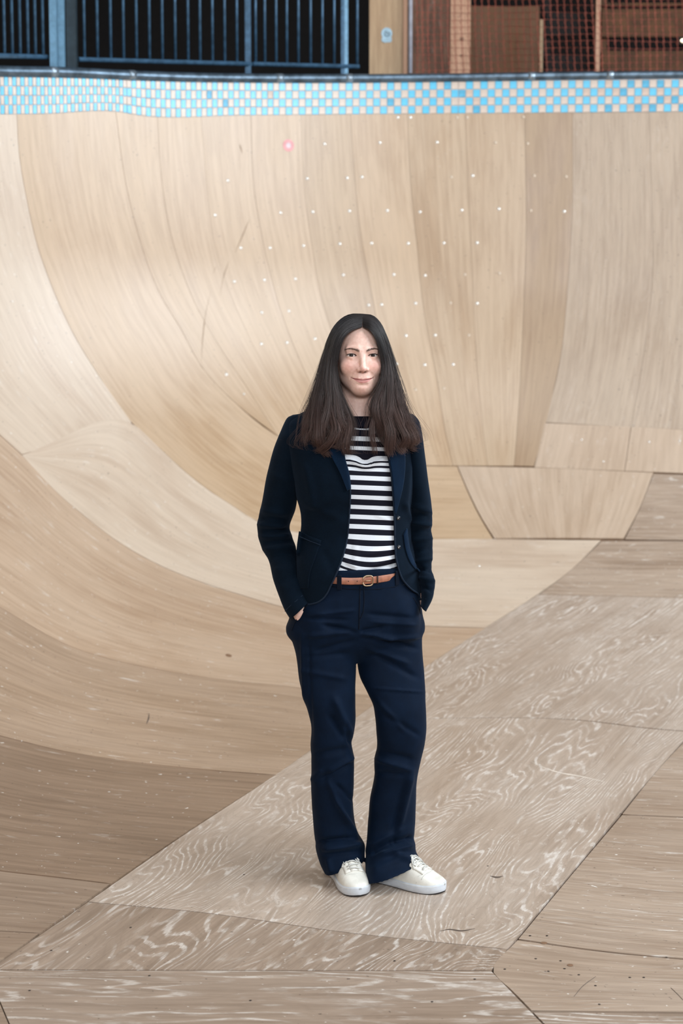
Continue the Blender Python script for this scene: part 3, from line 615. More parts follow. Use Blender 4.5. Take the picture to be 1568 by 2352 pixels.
def surface_nets(val, xs, ys, zs):
    "mesh of the zero surface of a sampled field on a rectilinear grid"
    inside = val < 0; nx, ny, nz = val.shape
    sl = lambda a, i, j, k: a[i:nx-1+i, j:ny-1+j, k:nz-1+k]
    cnt = np.zeros((nx-1, ny-1, nz-1), np.int8)
    for i in (0, 1):
        for j in (0, 1):
            for k in (0, 1): cnt += sl(inside, i, j, k)
    act = (cnt > 0) & (cnt < 8); idx = np.full(act.shape, -1, np.int64); I = np.argwhere(act); idx[act] = np.arange(len(I))
    i0, j0, k0 = I.T; acc = np.zeros((len(I), 3)); wt = np.zeros(len(I))
    corners = [(a, b_, c) for a in (0, 1) for b_ in (0, 1) for c in (0, 1)]
    for p in corners:
        for ax in range(3):
            if p[ax]: continue
            q = list(p); q[ax] = 1
            va, vb = val[i0+p[0], j0+p[1], k0+p[2]], val[i0+q[0], j0+q[1], k0+q[2]]
            m = (va < 0) != (vb < 0); t = np.where(m, va/(va - vb + 1e-20), 0)
            for d in range(3): acc[:, d] += np.where(m, p[d] + (t if d == ax else 0), 0)
            wt += m
    fr = acc/wt[:, None]
    def lerp(c, i, f): return c[i] + (c[i+1]-c[i])*f
    V = np.stack([lerp(xs, i0, fr[:, 0]), lerp(ys, j0, fr[:, 1]), lerp(zs, k0, fr[:, 2])], 1)
    F = []
    for ax in range(3):
        a = [slice(None)]*3; b_ = [slice(None)]*3; a[ax] = slice(0, -1); b_[ax] = slice(1, None)
        cr = inside[tuple(a)] != inside[tuple(b_)]; E = np.argwhere(cr); o1, o2 = [d for d in range(3) if d != ax]
        ok = (E[:, o1] > 0) & (E[:, o2] > 0) & (E[:, o1] < (nx, ny, nz)[o1]-1) & (E[:, o2] < (nx, ny, nz)[o2]-1); E = E[ok]
        flip = inside[tuple(E.T)]; q = []
        for d1, d2 in ((0, 0), (-1, 0), (-1, -1), (0, -1)):
            e = E.copy(); e[:, o1] += d1; e[:, o2] += d2; q.append(idx[tuple(e.T)])
        q = np.stack(q, 1); fl = flip if ax != 1 else ~flip
        q[~fl] = q[~fl][:, ::-1]; F.append(q)
    return V, np.concatenate(F)
def smin(a, b, k): h = np.clip(.5 + .5*(b-a)/k, 0, 1); return b*(1-h) + a*h - k*h*(1-h)
def smax(a, b, k): return -smin(-a, -b, k)
class Fld:
    def __init__(s, xs, ys, zs): s.xs, s.ys, s.zs = xs, ys, zs; s.X, s.Y, s.Z = xs[:, None, None], ys[None, :, None], zs[None, None, :]; s.v = np.full((len(xs), len(ys), len(zs)), 1.0)
    def win(s, lo, hi):
        f = lambda a, l, h: slice(max(0, np.searchsorted(a, l)-1), np.searchsorted(a, h)+1)
        return f(s.xs, lo[0], hi[0]), f(s.ys, lo[1], hi[1]), f(s.zs, lo[2], hi[2])
    def op(s, fn, lo, hi, k, mode='add'):
        lo = np.asarray(lo) - 3*k - .012; hi = np.asarray(hi) + 3*k + .012
        a, b, c = s.win(lo, hi); d = fn(s.X[a], s.Y[:, b], s.Z[:, :, c])
        cur = s.v[a, b, c]; s.v[a, b, c] = smin(cur, d, k) if mode == 'add' else smax(cur, -d, k)
    def ell(s, c, r, k=.01, mode='add'):
        c = np.asarray(c, float); r = np.asarray(r, float)
        def fn(X, Y, Z):
            q = np.sqrt(((X-c[0])/r[0])**2 + ((Y-c[1])/r[1])**2 + ((Z-c[2])/r[2])**2)
            q2 = np.sqrt(((X-c[0])/r[0]**2)**2 + ((Y-c[1])/r[1]**2)**2 + ((Z-c[2])/r[2]**2)**2) + 1e-9
            return q*(q-1)/q2
        s.op(fn, c-r, c+r, k, mode)
    def cap(s, a, b, ra, rb, k=.01, mode='add'):
        a = np.asarray(a, float); b = np.asarray(b, float); R = max(ra, rb); ab = b-a; L = (ab**2).sum()+1e-12
        def fn(X, Y, Z):
            t = np.clip(((X-a[0])*ab[0] + (Y-a[1])*ab[1] + (Z-a[2])*ab[2])/L, 0, 1)
            return np.sqrt((X-a[0]-ab[0]*t)**2 + (Y-a[1]-ab[1]*t)**2 + (Z-a[2]-ab[2]*t)**2) - (ra + (rb-ra)*t)
        s.op(fn, np.minimum(a, b)-R, np.maximum(a, b)+R, k, mode)
# --- body field; head frame h(x right, f forward to the camera, z up), turned a little to the right of the picture
HO = W(825.5, 818, 4.165); YAW = math.radians(5); cy_, sy_ = math.cos(YAW), math.sin(YAW)
def H(x, f, z): return HO + np.array([x*cy_ + f*sy_, -f*cy_ + x*sy_, z])
def headframe(P):
    q = P - HO; return np.stack([q[:, 0]*cy_ + q[:, 1]*sy_, q[:, 0]*sy_ - q[:, 1]*cy_, q[:, 2]], 1)
def fine(lo, a, b, hi, dc, df): return np.concatenate([np.arange(lo, a, dc), np.arange(a, b, df), np.arange(b, hi+dc, dc)])
hx, hy, hz = HO
xs = fine(hx-.36, hx-.082, hx+.094, hx+.30, .0075, .00135)
ys = fine(hy-.20, hy-.135, hy-.02, hy+.22, .0065, .00135)
zs = fine(.015, hz-.125, hz+.09, hz+.13, .0075, .00135)
B = Fld(xs, ys, zs)
# the head is built in a sub-field with the yaw applied through rotated coordinates
hs = {}
a_, b_, c_ = B.win((hx-.11, hy-.16, hz-.24), (hx+.115, hy+.12, hz+.14))
Xh = B.X[a_]-hx; Yh = B.Y[:, b_]-hy; Zh = B.Z[:, :, c_]-hz
hX = Xh*cy_ + Yh*sy_ + 0*Zh; hF = Xh*sy_ - Yh*cy_ + 0*Zh; hZ = Zh + 0*hX
def E_(c, r):
    q = np.sqrt(((hX-c[0])/r[0])**2 + ((hF-c[1])/r[1])**2 + ((hZ-c[2])/r[2])**2); q2 = np.sqrt(((hX-c[0])/r[0]**2)**2 + ((hF-c[1])/r[1]**2)**2 + ((hZ-c[2])/r[2]**2)**2)+1e-9
    return q*(q-1)/q2
def C_(a, b, ra, rb):
    a = np.asarray(a); b = np.asarray(b); ab = b-a; t = np.clip(((hX-a[0])*ab[0]+(hF-a[1])*ab[1]+(hZ-a[2])*ab[2])/((ab**2).sum()+1e-12), 0, 1)
    return np.sqrt((hX-a[0]-ab[0]*t)**2 + (hF-a[1]-ab[1]*t)**2 + (hZ-a[2]-ab[2]*t)**2) - (ra+(rb-ra)*t)
d = E_((0, -.008, .028), (.072, .096, .087))
d = smin(d, E_((0, .028, -.028), (.0625, .0625, .074)), .018)
d = smin(d, E_((0, .060, -.0850), (.022, .027, .0225)), .024)
for s in (-1, 1):
    d = smin(d, C_((s*.045, -.002, -.048), (s*.012, .056, -.0870), .0205, .0200), .022)   # jaw line
    d = smin(d, E_((s*.0365, .062, -.031), (.024, .023, .022)), .016)          # cheeks
    d = smin(d, C_((s*.012, .0845, .0165), (s*.039, .0745, .0185), .0080, .0065), .014)   # brow
    d = smin(d, E_((s*.074, -.012, -.018), (.007, .017, .029)), .006)          # ears
d = smin(d, E_((0, .062, -.066), (.031, .0255, .022)), .014)                   # muzzle
for s in (-1, 1):
    d = smax(d, -E_((s*.0315, .097, -.0005), (.0185, .0150, .0105)), .010)      # sockets
d = smin(d, C_((0, .083, .006), (0, .1065, -.036), .0068, .0088), .010)        # nose bridge to tip
d = smin(d, E_((0, .1085, -.0380), (.0085, .0095, .0080)), .006)
for s in (-1, 1):
    d = smin(d, E_((s*.0122, .0985, -.0405), (.0062, .0105, .0064)), .006)
    d = smax(d, -E_((s*.0078, .1050, -.0470), (.0046, .0060, .0034)), .0015)     # nostrils
    # lids over the eyeball
    ex, ef = s*.0312, .0715
    d = smin(d, np.sqrt((hX-ex)**2 + (hF-ef)**2 + (hZ-.0)**2) - .0140, .004)
    u = (hX-ex)/.0158; tilt = .0006*s*u
    top = .0047*np.clip(1-np.abs(u)**2.2, -.6, 1) ; bot = -.0034*np.clip(1-np.abs(u)**2.0, -.6, 1)
    al = np.maximum(hZ - tilt - top, bot - (hZ - tilt)); al = np.maximum(al, .074 - hF)
    d = smax(d, -al, .0012)
    d = smin(d, C_((ex-s*.012, ef+.0112, .0100), (ex+s*.011, ef+.0040, .0090), .0020, .0018), .006)   # fold above the lid
# mouth: lips and the line between them, corners up
for s in (-1, 1):
    d = smin(d, C_((0, .0868, -.0668), (s*.011, .0858, -.0652), .0040, .0040), .004)
    d = smin(d, C_((s*.011, .0858, -.0652), (s*.028, .0745, -.0634), .0040, .0020), .004)
    d = smin(d, C_((0, .0850, -.0752), (s*.012, .0835, -.0745), .0052, .0048), .004)
    d = smin(d, C_((s*.012, .0835, -.0745), (s*.026, .0745, -.0672), .0045, .0022), .004)
    for p, q in (((0, .0925, -.0702), (s*.011, .0905, -.0697)), ((s*.011, .0905, -.0697), (s*.022, .083, -.0668)), ((s*.022, .083, -.0668), (s*.0335, .0735, -.0626))):
        d = smax(d, -C_(p, q, .0011, .0011), .0018)
    for p, q in (((s*.0165, .0915, -.043), (s*.028, .0835, -.0535)), ((s*.028, .0835, -.0535), (s*.0365, .0745, -.0655))):
        d = smax(d, -C_(p, q, .0014, .0014), .0055)                            # smile folds
    d = smax(d, -C_((s*.018, .0905, -.0135), (s*.041, .0765, -.0135), .0004, .0004), .004)   # under-eye
d = smax(d, -C_((-.012, .0880, -.0850), (.012, .0880, -.0850), .001, .001), .010)
d = smax(d, -C_((0, .0955, -.051), (0, .0915, -.060), .0008, .0008), .004)      # philtrum
d = smin(d, C_((0, -.016, -.06), (.002, -.028, -.20), .047, .050), .022)        # neck
for s in (-1, 1): d = smin(d, C_((s*.046, -.02, -.07), (s*.012, .008, -.165), .011, .009), .014)
B.v[a_, b_, c_] = d
# rest of the body, kept inside the clothes
P3 = lambda px, py, Y: W(float(px), float(py), Y)
tilt_y = lambda px: (px-820)*.00126*.2
def limb(pts, k=.02):
    for (p, r), (q, s) in zip(pts[:-1], pts[1:]): B.cap(p, q, r, s, k)
B.cap(P3(705, 990, 4.185), P3(912, 990, 4.215), .036, .036, .03); B.cap(P3(820, 940, 4.20), P3(822, 985, 4.20), .05, .06, .03)
B.ell(P3(818, 1080, 4.19), (.125, .075, .17), .03); B.ell(P3(815, 1230, 4.20), (.105, .070, .13), .03); B.ell(P3(815, 1385, 4.20), (.130, .080, .085), .03)
limb([(P3(688, 1000, 4.185), .033), (P3(636, 1210, 4.225), .028), (P3(662, 1320, 4.155), .019), (P3(684, 1388, 4.108), .017)])
limb([(P3(934, 1005, 4.215), .030), (P3(963, 1205, 4.245), .024), (P3(973, 1310, 4.21), .012), (P3(978, 1350, 4.20), .012)])
limb([(P3(752, 1450, 4.19), .055), (P3(768, 1690, 4.17), .045), (P3(782, 1980, 4.24), .034)])
limb([(P3(890, 1450, 4.22), .055), (P3(918, 1690, 4.17), .045), (P3(905, 1990, 4.24), .034)])
B.cap(P3(785, 2010, 4.25), P3(806, 2040, 4.12), .026, .022, .02); B.cap(P3(905, 2012, 4.21), P3(975, 2040, 4.14), .026, .022, .02)
def hand(wr, dr, side, out, sc=1.):
    "palm and five fingers slipping down into the pocket; dr down the hand, side across the palm, out away from the body"
    wr, dr, side, out = (np.asarray(v, float) for v in (wr, dr, side, out)); dr /= np.linalg.norm(dr); side = side - dr*(side@dr); side /= np.linalg.norm(side); out = np.cross(dr, side); out *= -np.sign(out[1]) or 1
    for t in (-.024, -.008, .008, .024): B.cap(wr + side*t*.35, wr + dr*.078 + side*t, .0165, .0135, .012)
    for t, L, in ((-.030, .050), (-.010, .066), (.010, .070), (.030, .062)):
        p = wr + dr*.078 + side*t*1.0; q = p + dr*L*.45 + out*.004; r_ = q + dr*L*.35 - out*.012; e = r_ + dr*L*.2 - out*.012
        B.cap(p, q, .0095, .0088, .004); B.cap(q, r_, .0088, .008, .004); B.cap(r_, e, .008, .007, .004)
    p = wr + dr*.025 + side*.022; q = p + dr*.030 + side*.022; e = q + dr*.030 + side*.006
    B.cap(p, q, .0125, .0105, .008); B.cap(q, e, .0105, .0085, .004)
HR = P3(686, 1397, 4.106); hand(HR, P3(740, 1468, 4.120) - HR, (1, 0, .3), (0, -1, 0))
HL = P3(960, 1374, 4.215); hand(HL, P3(870, 1480, 4.215) - HL, (-1, 0, .3), (0, -1, 0))
V, F = surface_nets(B.v, xs, ys, zs)
q = headframe(V); x, f, z = q.T
skin = np.array(srgb(244, 206, 191)); lip = np.array(srgb(206, 134, 130)); blush = np.array(srgb(228, 158, 146))
colr = np.tile(skin, (len(V), 1))
def tint(w, c): colr[:] = colr*(1-w[:, None]) + np.asarray(c)*w[:, None]
G = lambda cx, cz, sx, sz: np.exp(-((x-cx)/sx)**2 - ((z-cz)/sz)**2)*(f > .03)
for s in (-1, 1): tint(.5*G(s*.040, -.030, .020, .017), blush)
tint(.45*G(0, -.040, .013, .009), blush); tint(.25*G(0, -.100, .018, .012), blush)
ml = -.0703 + .0078*(np.abs(x)/.033)**1.8                                   # the mouth line
wx = np.clip(1-(np.abs(x)/.0315)**2.2, 0, 1)
up = (.0048*wx*(1-.22*np.exp(-(x/.003)**2))); lo_ = -.0088*np.clip(1-(np.abs(x)/.029)**2.2, 0, 1)
dz = z - ml; wl = np.clip((up + .0006 - dz)/.0012, 0, 1)*np.clip((dz - lo_ + .0006)/.0014, 0, 1)*(wx > 0)*(f > .06)
tint(.85*wl, lip); tint(.75*np.exp(-(dz/.0012)**2)*(np.abs(x) < .033)*(f > .06), srgb(122, 62, 62))
for s in (-1, 1):
    tint(.30*np.exp(-((x-s*.0315)/.017)**2 - ((z-.004)/.010)**2)*(f > .06), srgb(190, 140, 124))
    tint(.9*np.exp(-((x-s*.0075)/.0036)**2 - ((z+.0472)/.0026)**2)*(f > .085), srgb(96, 48, 44))  # nostril shade put into the skin colour
    # brows
    t_ = np.clip((np.abs(x)-.0105)/(.048-.0105), 0, 1); zc_ = .0125 + .0082*np.sin(np.clip(t_, 0, 1)*math.pi*.62) - .003*t_**3; wd = .0027*(1-t_**1.6)+.0010
    tint(.72*np.exp(-((z-zc_)/wd)**2)*(x*s > .0095)*(x*s < .049)*(f > .04), srgb(74, 52, 46))
body = mobj('body', V, F, M_SKIN, person, col=colr); fix_normals(body)
# eyes
M_SCL = plain('eye_white', (228, 220, 216), .25, var=.02); M_IRIS = plain('iris_brown', (66, 48, 40), .2, var=.3, scale=300); M_PUP = plain('pupil_black', (10, 8, 8), .1, var=0)
def uvs(c, r, n=20, m=14):
    th = np.linspace(0, math.pi, m); ph = np.linspace(0, 2*math.pi, n, endpoint=False)
    P_ = np.stack([np.outer(np.sin(th), np.cos(ph)), np.outer(np.sin(th), np.sin(ph)), np.outer(np.cos(th), np.ones(n))], -1)*r + c
    return P_, gridF(m, n, True)
for s in (-1, 1):
    c = H(s*.0312, .0715, 0); Vv, Ff = uvs(c, .0126); e = fix_normals(mobj('eye', Vv, Ff, M_SCL, person))
    look = np.array([0, 0, CAM_Z]) - c; look /= np.linalg.norm(look)
    for nm, rr, mm, off in (('iris', .0060, M_IRIS, .0001), ('pupil', .0029, M_PUP, .0005)):
        V2, F2 = disc(c + look*(.0126 - rr*rr/2/.0126 - .0002 + off), look, rr, rr*rr/2/.0126 + off, 20, .6); fix_normals(mobj(nm, V2, F2, mm, e))
M_LASH = plain('lash_dark', (30, 22, 22), .6)
for s in (-1, 1):
    lash = MB(); ex = s*.0312
    u = np.linspace(-1.04, 1.04, 18); zz = .0047*np.clip(1-np.abs(u)**2.2, -.2, 1) + .0006*s*u; ff = .0715 + np.sqrt(np.clip(.0141**2 - (u*.0158*.72)**2 - zz**2, 1e-6, None))
    lash.tube([H(ex + a*.0158, b_, c) for a, b_, c in zip(u, ff, zz)], np.interp(np.abs(u), [0, .8, 1.04], [.0011, .0010, .0004]), 5)
    for i in range(34):
        t0 = -.97 + 1.94*i/33; z0 = .0047*max(1-abs(t0)**2.2, -.2); f0 = .0715 + math.sqrt(max(.0142**2 - (t0*.0158*.72)**2, 1e-6))
        lash.tube([H(ex+t0*.0158, f0, z0), H(ex+t0*.0164, f0+.0026, z0+.0006)], [.0003, .0001], 3)
    lash.build('eyelashes', M_LASH, person)
M_BROW = plain('brow_hair', (104, 78, 66), .8)
def face_front(x0, z0):
    "front of the face at head-frame x, z (from the body mesh)"
    i = np.argmin(((q[:, 0]-x0)**2 + (q[:, 2]-z0)**2) + (q[:, 1] < .04)*10 - q[:, 1]*1e-6); return q[i, 1]
for s in (-1, 1):
    bw = MB()
    for i in range(110):
        t0 = rng.random(); zc0 = .0125 + .0082*math.sin(t0*math.pi*.62) - .003*t0**3; wd = .0020*(1-t0**1.6)+.0006
        x0 = s*(.0105 + t0*.037); z0 = zc0 + rng.normal(0, wd*.6); f0 = face_front(x0, z0)
        dx = s*.0042; dzz = .0022*(1-1.6*t0)
        bw.tube([H(x0, f0+.0002, z0), H(x0+dx*.5, f0+.0008, z0+dzz*.5), H(x0+dx, face_front(x0+dx, z0+dzz)+.0003, z0+dzz)], [.0002, .0002, .0001], 3)
    bw.build('eyebrow', M_BROW, person)

# ------------------------------------------------------------------ clothes
from mathutils.bvhtree import BVHTree
def bvh_of(*objs):
    V, F = [], []; n = 0
    for o in objs:
        off = origin(o); me = o.data
        V += [tuple(np.array(v.co) + off) for v in me.vertices]; F += [tuple(i + n for i in p.vertices) for p in me.polygons]; n = len(V)
    return BVHTree.FromPolygons(V, F)
def stick(bv, pts, off=.003, fallback=4.1):
    "lay picture points on the front of a garment"
    out = []
    for px, py in pts:
        d = ray(float(px), float(py)); d = d/np.linalg.norm(d); h = bv.ray_cast(Vector((0, 0, CAM_Z)), Vector(d))
        p = np.array(h[0]) if h[0] is not None else W(float(px), float(py), fallback); out.append(p - d*off)
    return np.array(out)
def vnormals(V, F):
    F4 = np.asarray([f if len(f) == 4 else (*f, f[-1]) for f in F]); n = np.cross(V[F4[:, 2]] - V[F4[:, 0]], V[F4[:, 3]] - V[F4[:, 1]])
    N = np.zeros_like(V)
    for i in range(4): np.add.at(N, F4[:, i], n)
    return N/(np.linalg.norm(N, axis=1)[:, None] + 1e-12)
FS = 1.9
def folds(V, F, lst, sign=1.):
    "raise (or sink) creases along picture lines: x0, y0, x1, y1, half width px, height mm"
    N = vnormals(V, F)*sign; px, py = proj(V); front = np.clip(-N[:, 1]*2.2 + .35, 0, 1); dsp = np.zeros(len(V))
    for x0, y0, x1, y1, w, h in lst:
        dx, dy = x1-x0, y1-y0; L2 = dx*dx + dy*dy; t = ((px-x0)*dx + (py-y0)*dy)/L2; tc = np.clip(t, 0, 1)
        dist = np.hypot(px-x0-tc*dx, py-y0-tc*dy); side = ((px-x0)*dy - (py-y0)*dx)/math.sqrt(L2)
        end = np.clip(np.minimum(tc, 1-tc)*5 + .25, 0, 1)
        dsp += FS*h*.001*np.exp(-(dist/w)**2)*end
    return V + N*(dsp*front)[:, None]
def ripple(V, F, amp, sc, seed, sign=1.):
    N = vnormals(V, F)*sign; r = np.random.default_rng(seed); d = np.zeros(len(V))
    for i in range(10):
        k = r.normal(size=3)*sc*(1+i*.35); d += np.sin(V@k + r.uniform(0, 6))/(1+i*.5)
    return V + N*(amp*d/3)[:, None]
def grid_normal_sign(V, F, c):
    N = vnormals(V, F); return 1. if ((V-c)*N).sum() > 0 else -1.

# --- trousers
def leg_tab(rows, depth):
    out = []
    for py, xl, xr in rows:
        yc, b = [float(v) for v in interp(py, depth)]; L, R = W(float(xl), float(py), yc), W(float(xr), float(py), yc); out.append((L[2], (L[0]+R[0])/2, (R[0]-L[0])/2, yc, b))
    return np.array(sorted(out))
hipR = [(1300,700,944),(1345,688,953),(1380,676,965),(1420,671,965),(1438,664,967),(1456,676,958),(1476,735,900),(1496,786,855),(1516,813,827)]
legL = [(1380,690,815),(1440,668,821),(1499,680,817.5),(1559,688,816.5),(1618,704,815.5),(1663,713,815),(1707,713.8,808),(1737,715,812),(1797,715,813),(1856,718,811),(1916,722.7,822),(1945,726,837),(1975,735,836.4),(1999,747,834),(2030,750,842)]
legR = [(1380,822,950),(1440,821,967),(1499,820,971),(1530,822,973),(1559,828,975),(1588,842,977),(1618,856,978),(1648,861.7,978.7),(1678,863.8,979),(1722,865,974),(1737,861.7,970),(1797,858,958),(1826,851,956.5),(1886,845,954.5),(1945,841,953),(1970,839,958),(1990,838,968),(2045,838,1004)]
dH = [(1300,4.20,.108),(1380,4.205,.122),(1445,4.205,.116),(1480,4.205,.100),(1498,4.205,.078),(1516,4.205,.050)]
dL = [(1380,4.19,.085),(1500,4.185,.088),(1663,4.165,.068),(1800,4.195,.070),(1916,4.222,.082),(2030,4.225,.098)]
dR = [(1380,4.215,.085),(1500,4.205,.088),(1663,4.155,.072),(1800,4.19,.070),(1916,4.212,.080),(1960,4.195,.100),(2000,4.165,.128),(2045,4.155,.135)]
tx = np.arange(-.18, .29, .0040); ty = np.arange(4.03, 4.36, .0042); tz = np.arange(.0, .99, .0042)
X_, Y_, Z_ = tx[:, None, None], ty[None, :, None], tz[None, None, :]
def row_field(T):
    xc, a, yc, b = [v[None, None, :] for v in interp(tz, T)]
    Ys = Y_ - .14*(X_ - .05)
    f = np.sqrt(np.abs((X_-xc)/a)**2.5 + np.abs((Ys-yc)/b)**2.5 + 1e-9)**(2/2.5)
    dd = (f - 1)*np.minimum(a, b); return np.maximum(dd, np.maximum(T[0, 0] - Z_, Z_ - T[-1, 0]))
fl_, fr_, fh_ = row_field(leg_tab(legL, dL)), row_field(leg_tab(legR, dR)), row_field(leg_tab(hipR, dH))
zc450 = W(820., 1450., 4.2)[2]
kk = np.clip((Z_ - (zc450-.10))/.12, .08, 1)*.022
T = smin(smin(fl_, fr_, kk), fh_, np.clip((Z_-(zc450-.12))/.10, .12, 1)*.034)
def bulge(px, py, yc, r):
    c_ = W(float(px), float(py), yc); q_ = np.sqrt(((X_-c_[0])/r[0])**2 + ((Y_-c_[1])/r[1])**2 + ((Z_-c_[2])/r[2])**2); return (q_-1)*min(r)
T = smin(T, bulge(733, 1430, 4.112, (.052, .050, .070)), .012); T = smin(T, bulge(925, 1425, 4.165, (.048, .055, .070)), .014)      # hands in the pockets
def cut_line(p, q_, x0, x1, YC_):
    A, Bp = W(*map(float, p), YC_), W(*map(float, q_), YC_); zl = A[2] + (X_-A[0])*(Bp[2]-A[2])/(Bp[0]-A[0]) - np.clip(Y_-YC_, -.1, .25)*.16
    return np.where((X_ > x0) & (X_ < x1), zl - Z_, -1)
xm = W(837., 2000., 4.15)[0]
T = smax(T, cut_line((752, 2013), (832, 1991), -1, xm, 4.13), .003); T = smax(T, cut_line((850, 2034), (966, 1997), xm, 1, 4.065), .003)
T = np.maximum(T, Z_ - W(840., 1309., 4.1)[2])
V, F = surface_nets(T, tx, ty, tz)
sg = grid_normal_sign(V[V[:, 2] > .5], [f for f in F if 0], np.zeros(3)) if False else 1.
N0 = vnormals(V, F); sg = 1. if (N0[:, 1][V[:, 1] < 4.12]).mean() < 0 else -1.
V = ripple(V, F, .0016, 16, 3, sg)
TF = [ # crotch, hip and thigh pulls
 (820,1452,742,1436,5,-5),(820,1448,700,1462,6,4),(815,1470,720,1498,6,-4),(826,1452,880,1440,5,-5),(828,1455,905,1468,6,5),(835,1462,960,1490,6,-6),(850,1470,968,1462,5,4),(845,1490,940,1525,6,4),(858,1500,960,1558,7,-4),
 (700,1420,800,1424,4,-3),(720,1412,815,1402,4,3),(842,1410,950,1420,5,-3),(850,1428,960,1436,4,3),(700,1510,800,1500,5,-2.5),(690,1540,800,1560,6,2.5),(852,1580,975,1590,2.5,2.5),(868,1610,930,1680,6,3),(880,1640,965,1690,6,-3),
 (765,1600,804,1690,9,7),(756,1640,792,1700,7,-5),(790,1660,806,1712,5,-5),(716,1735,800,1720,8,-5),(812,1738,752,1776,6,7),(806,1752,735,1792,7,-6),(740,1765,712,1795,6,3),(752,1790,800,1900,6,5),(770,1800,812,1840,5,-4),(765,1830,822,1925,5,5),
 (868,1728,950,1745,8,-5),(862,1742,945,1768,6,5),(858,1775,930,1780,6,-4),(945,1770,915,1900,8,7),(930,1800,900,1930,8,-5),(725,1935,812,1925,6,-8),(738,1950,832,1938,7,8),(745,1965,830,1955,6,-4),(752,1970,760,2005,6,4),
 (846,1960,905,1932,8,-7),(900,1935,950,1925,7,-10),(870,1965,950,1940,7,8),(905,1960,960,1985,7,5),(850,2000,940,1965,8,3),(846,1945,930,1900,7,4),(693,1455,700,1650,4,3),(708,1460,716,1700,4,-2)]
V = folds(V, F, TF, sg)
trousers = fix_normals(mobj('trousers', V, F, M_TROUS, person)); tag(trousers, 'navy straight-leg cotton trousers')
bvT = bvh_of(trousers)
seam = fabric('navy_seam', (10, 16, 28), .85, .05)
fly = MB(); fly.tube(stick(bvT, [(835,1346),(836,1365),(836,1385),(834,1405),(829,1418),(826,1420)], .0002), .0016, 6)
fly.tube(stick(bvT, [(827,1346),(826,1380),(825,1412),(824,1445)], .0002), .0022, 6); fly.build('fly', seam, trousers, smooth=True)
pk = MB(); pk.tube(stick(bvT, [(712,1380),(704,1392),(694,1405),(685,1416),(676,1432),(670,1448)], .0004), .0022, 6); pk.build('pocket_edge', seam, trousers, smooth=True)
pk = MB(); pk.tube(stick(bvT, [(948,1372),(955,1384),(962,1398),(966,1410)], .0004), .0022, 6); pk.build('pocket_edge', seam, trousers, smooth=True)
MB().tube(stick(bvT, [(752,1345),(775,1350),(800,1353),(835,1354),(870,1353),(905,1348),(930,1342)], .0002), .0016, 6).build('waistband_seam', seam, trousers, smooth=True)
# --- belt
M_BELT = plain('tan_leather', (168, 108, 84), .45, var=.15, scale=60, bumpd=.0003); M_BUCK = plain('pale_brass', (196, 170, 140), .28, .9); M_HOLE = plain('belt_hole', (50, 28, 22), .7)
def waist_pt(phi, dz, out):
    "point on the belt line: phi = -90 deg is the front"
    Lp, Rp = W(694., 1326., 4.20), W(948., 1326., 4.20); xc, a = (Lp[0]+Rp[0])/2, (Rp[0]-Lp[0])/2
    x = xc + (a+out)*np.cos(phi); y = 4.201 + (.117+out)*np.sin(phi) + .14*(x-.05)
    z = W(843., 1335., 4.08)[2] + .012*(1-np.clip(-np.sin(phi + .08), 0, 1)**3) + dz + .004*np.cos(phi)*-1*0
    return np.stack([x, y, z], -1)
ph = np.linspace(0, 2*math.pi, 96, endpoint=False)
sec = [(-.0098, .0015), (-.0098, .0040), (-.0085, .0048), (.0085, .0048), (.0098, .0040), (.0098, .0015)]
Vb = np.array([waist_pt(ph, dz, o_) for dz, o_ in sec]); belt = fix_normals(mobj('belt', Vb, gridF(6, 96, True), M_BELT, person)); tag(belt, 'narrow tan leather belt with a pale buckle')
fx = lambda px: -math.pi/2 + math.asin(np.clip((W(float(px), 1332., 4.08)[0] - .0465)/.160, -1, 1))
def belt_frame(px, dz=0., out=.0065): return waist_pt(np.array(fx(px)), dz, out)
bk = MB(); c0 = belt_frame(842); u_ = belt_frame(852) - belt_frame(832); u_ /= np.linalg.norm(u_); wv = np.array([0, 0, 1.])
ang = np.linspace(0, 2*math.pi, 28, endpoint=False); rr = [c0 + u_*.0150*np.sign(math.cos(a))*abs(math.cos(a))**(.55 if math.cos(a) > 0 else .8) + wv*.0145*np.sign(math.sin(a))*abs(math.sin(a))**.6 + np.array([0, -.003, 0]) for a in ang]
bk.tube(rr + [rr[0]], .0022, 8, cap=False); bk.tube([c0 - u_*.011 + np.array([0, -.004, 0]), c0 + u_*.009 + np.array([0, -.005, 0])], .0014, 6); bk.build('buckle', M_BUCK, belt, smooth=True)
MB().tube([belt_frame(863, -.0115, .007), belt_frame(863, .0115, .007)], .0022, 6).build('keeper', M_HOLE, belt, smooth=True)
for px in (800, 819):
    Vd, Fd = disc(belt_frame(px, 0, .0052), belt_frame(px, 0, 1.) - belt_frame(px, 0, 0.), .0017, .0002, 8); fix_normals(mobj('belt_hole', Vd, Fd, M_HOLE, belt))
for px in (781, 905):
    lp_ = MB(); c = belt_frame(px, 0, .0085); t_ = belt_frame(px+8, 0, .0085) - belt_frame(px-8, 0, .0085); t_ /= np.linalg.norm(t_); nrm = np.cross(t_, wv)
    lp_.box(c - wv*.004, (.0065, .0022, .021), [t_, nrm, wv]); lp_.build('belt_loop', seam, trousers)

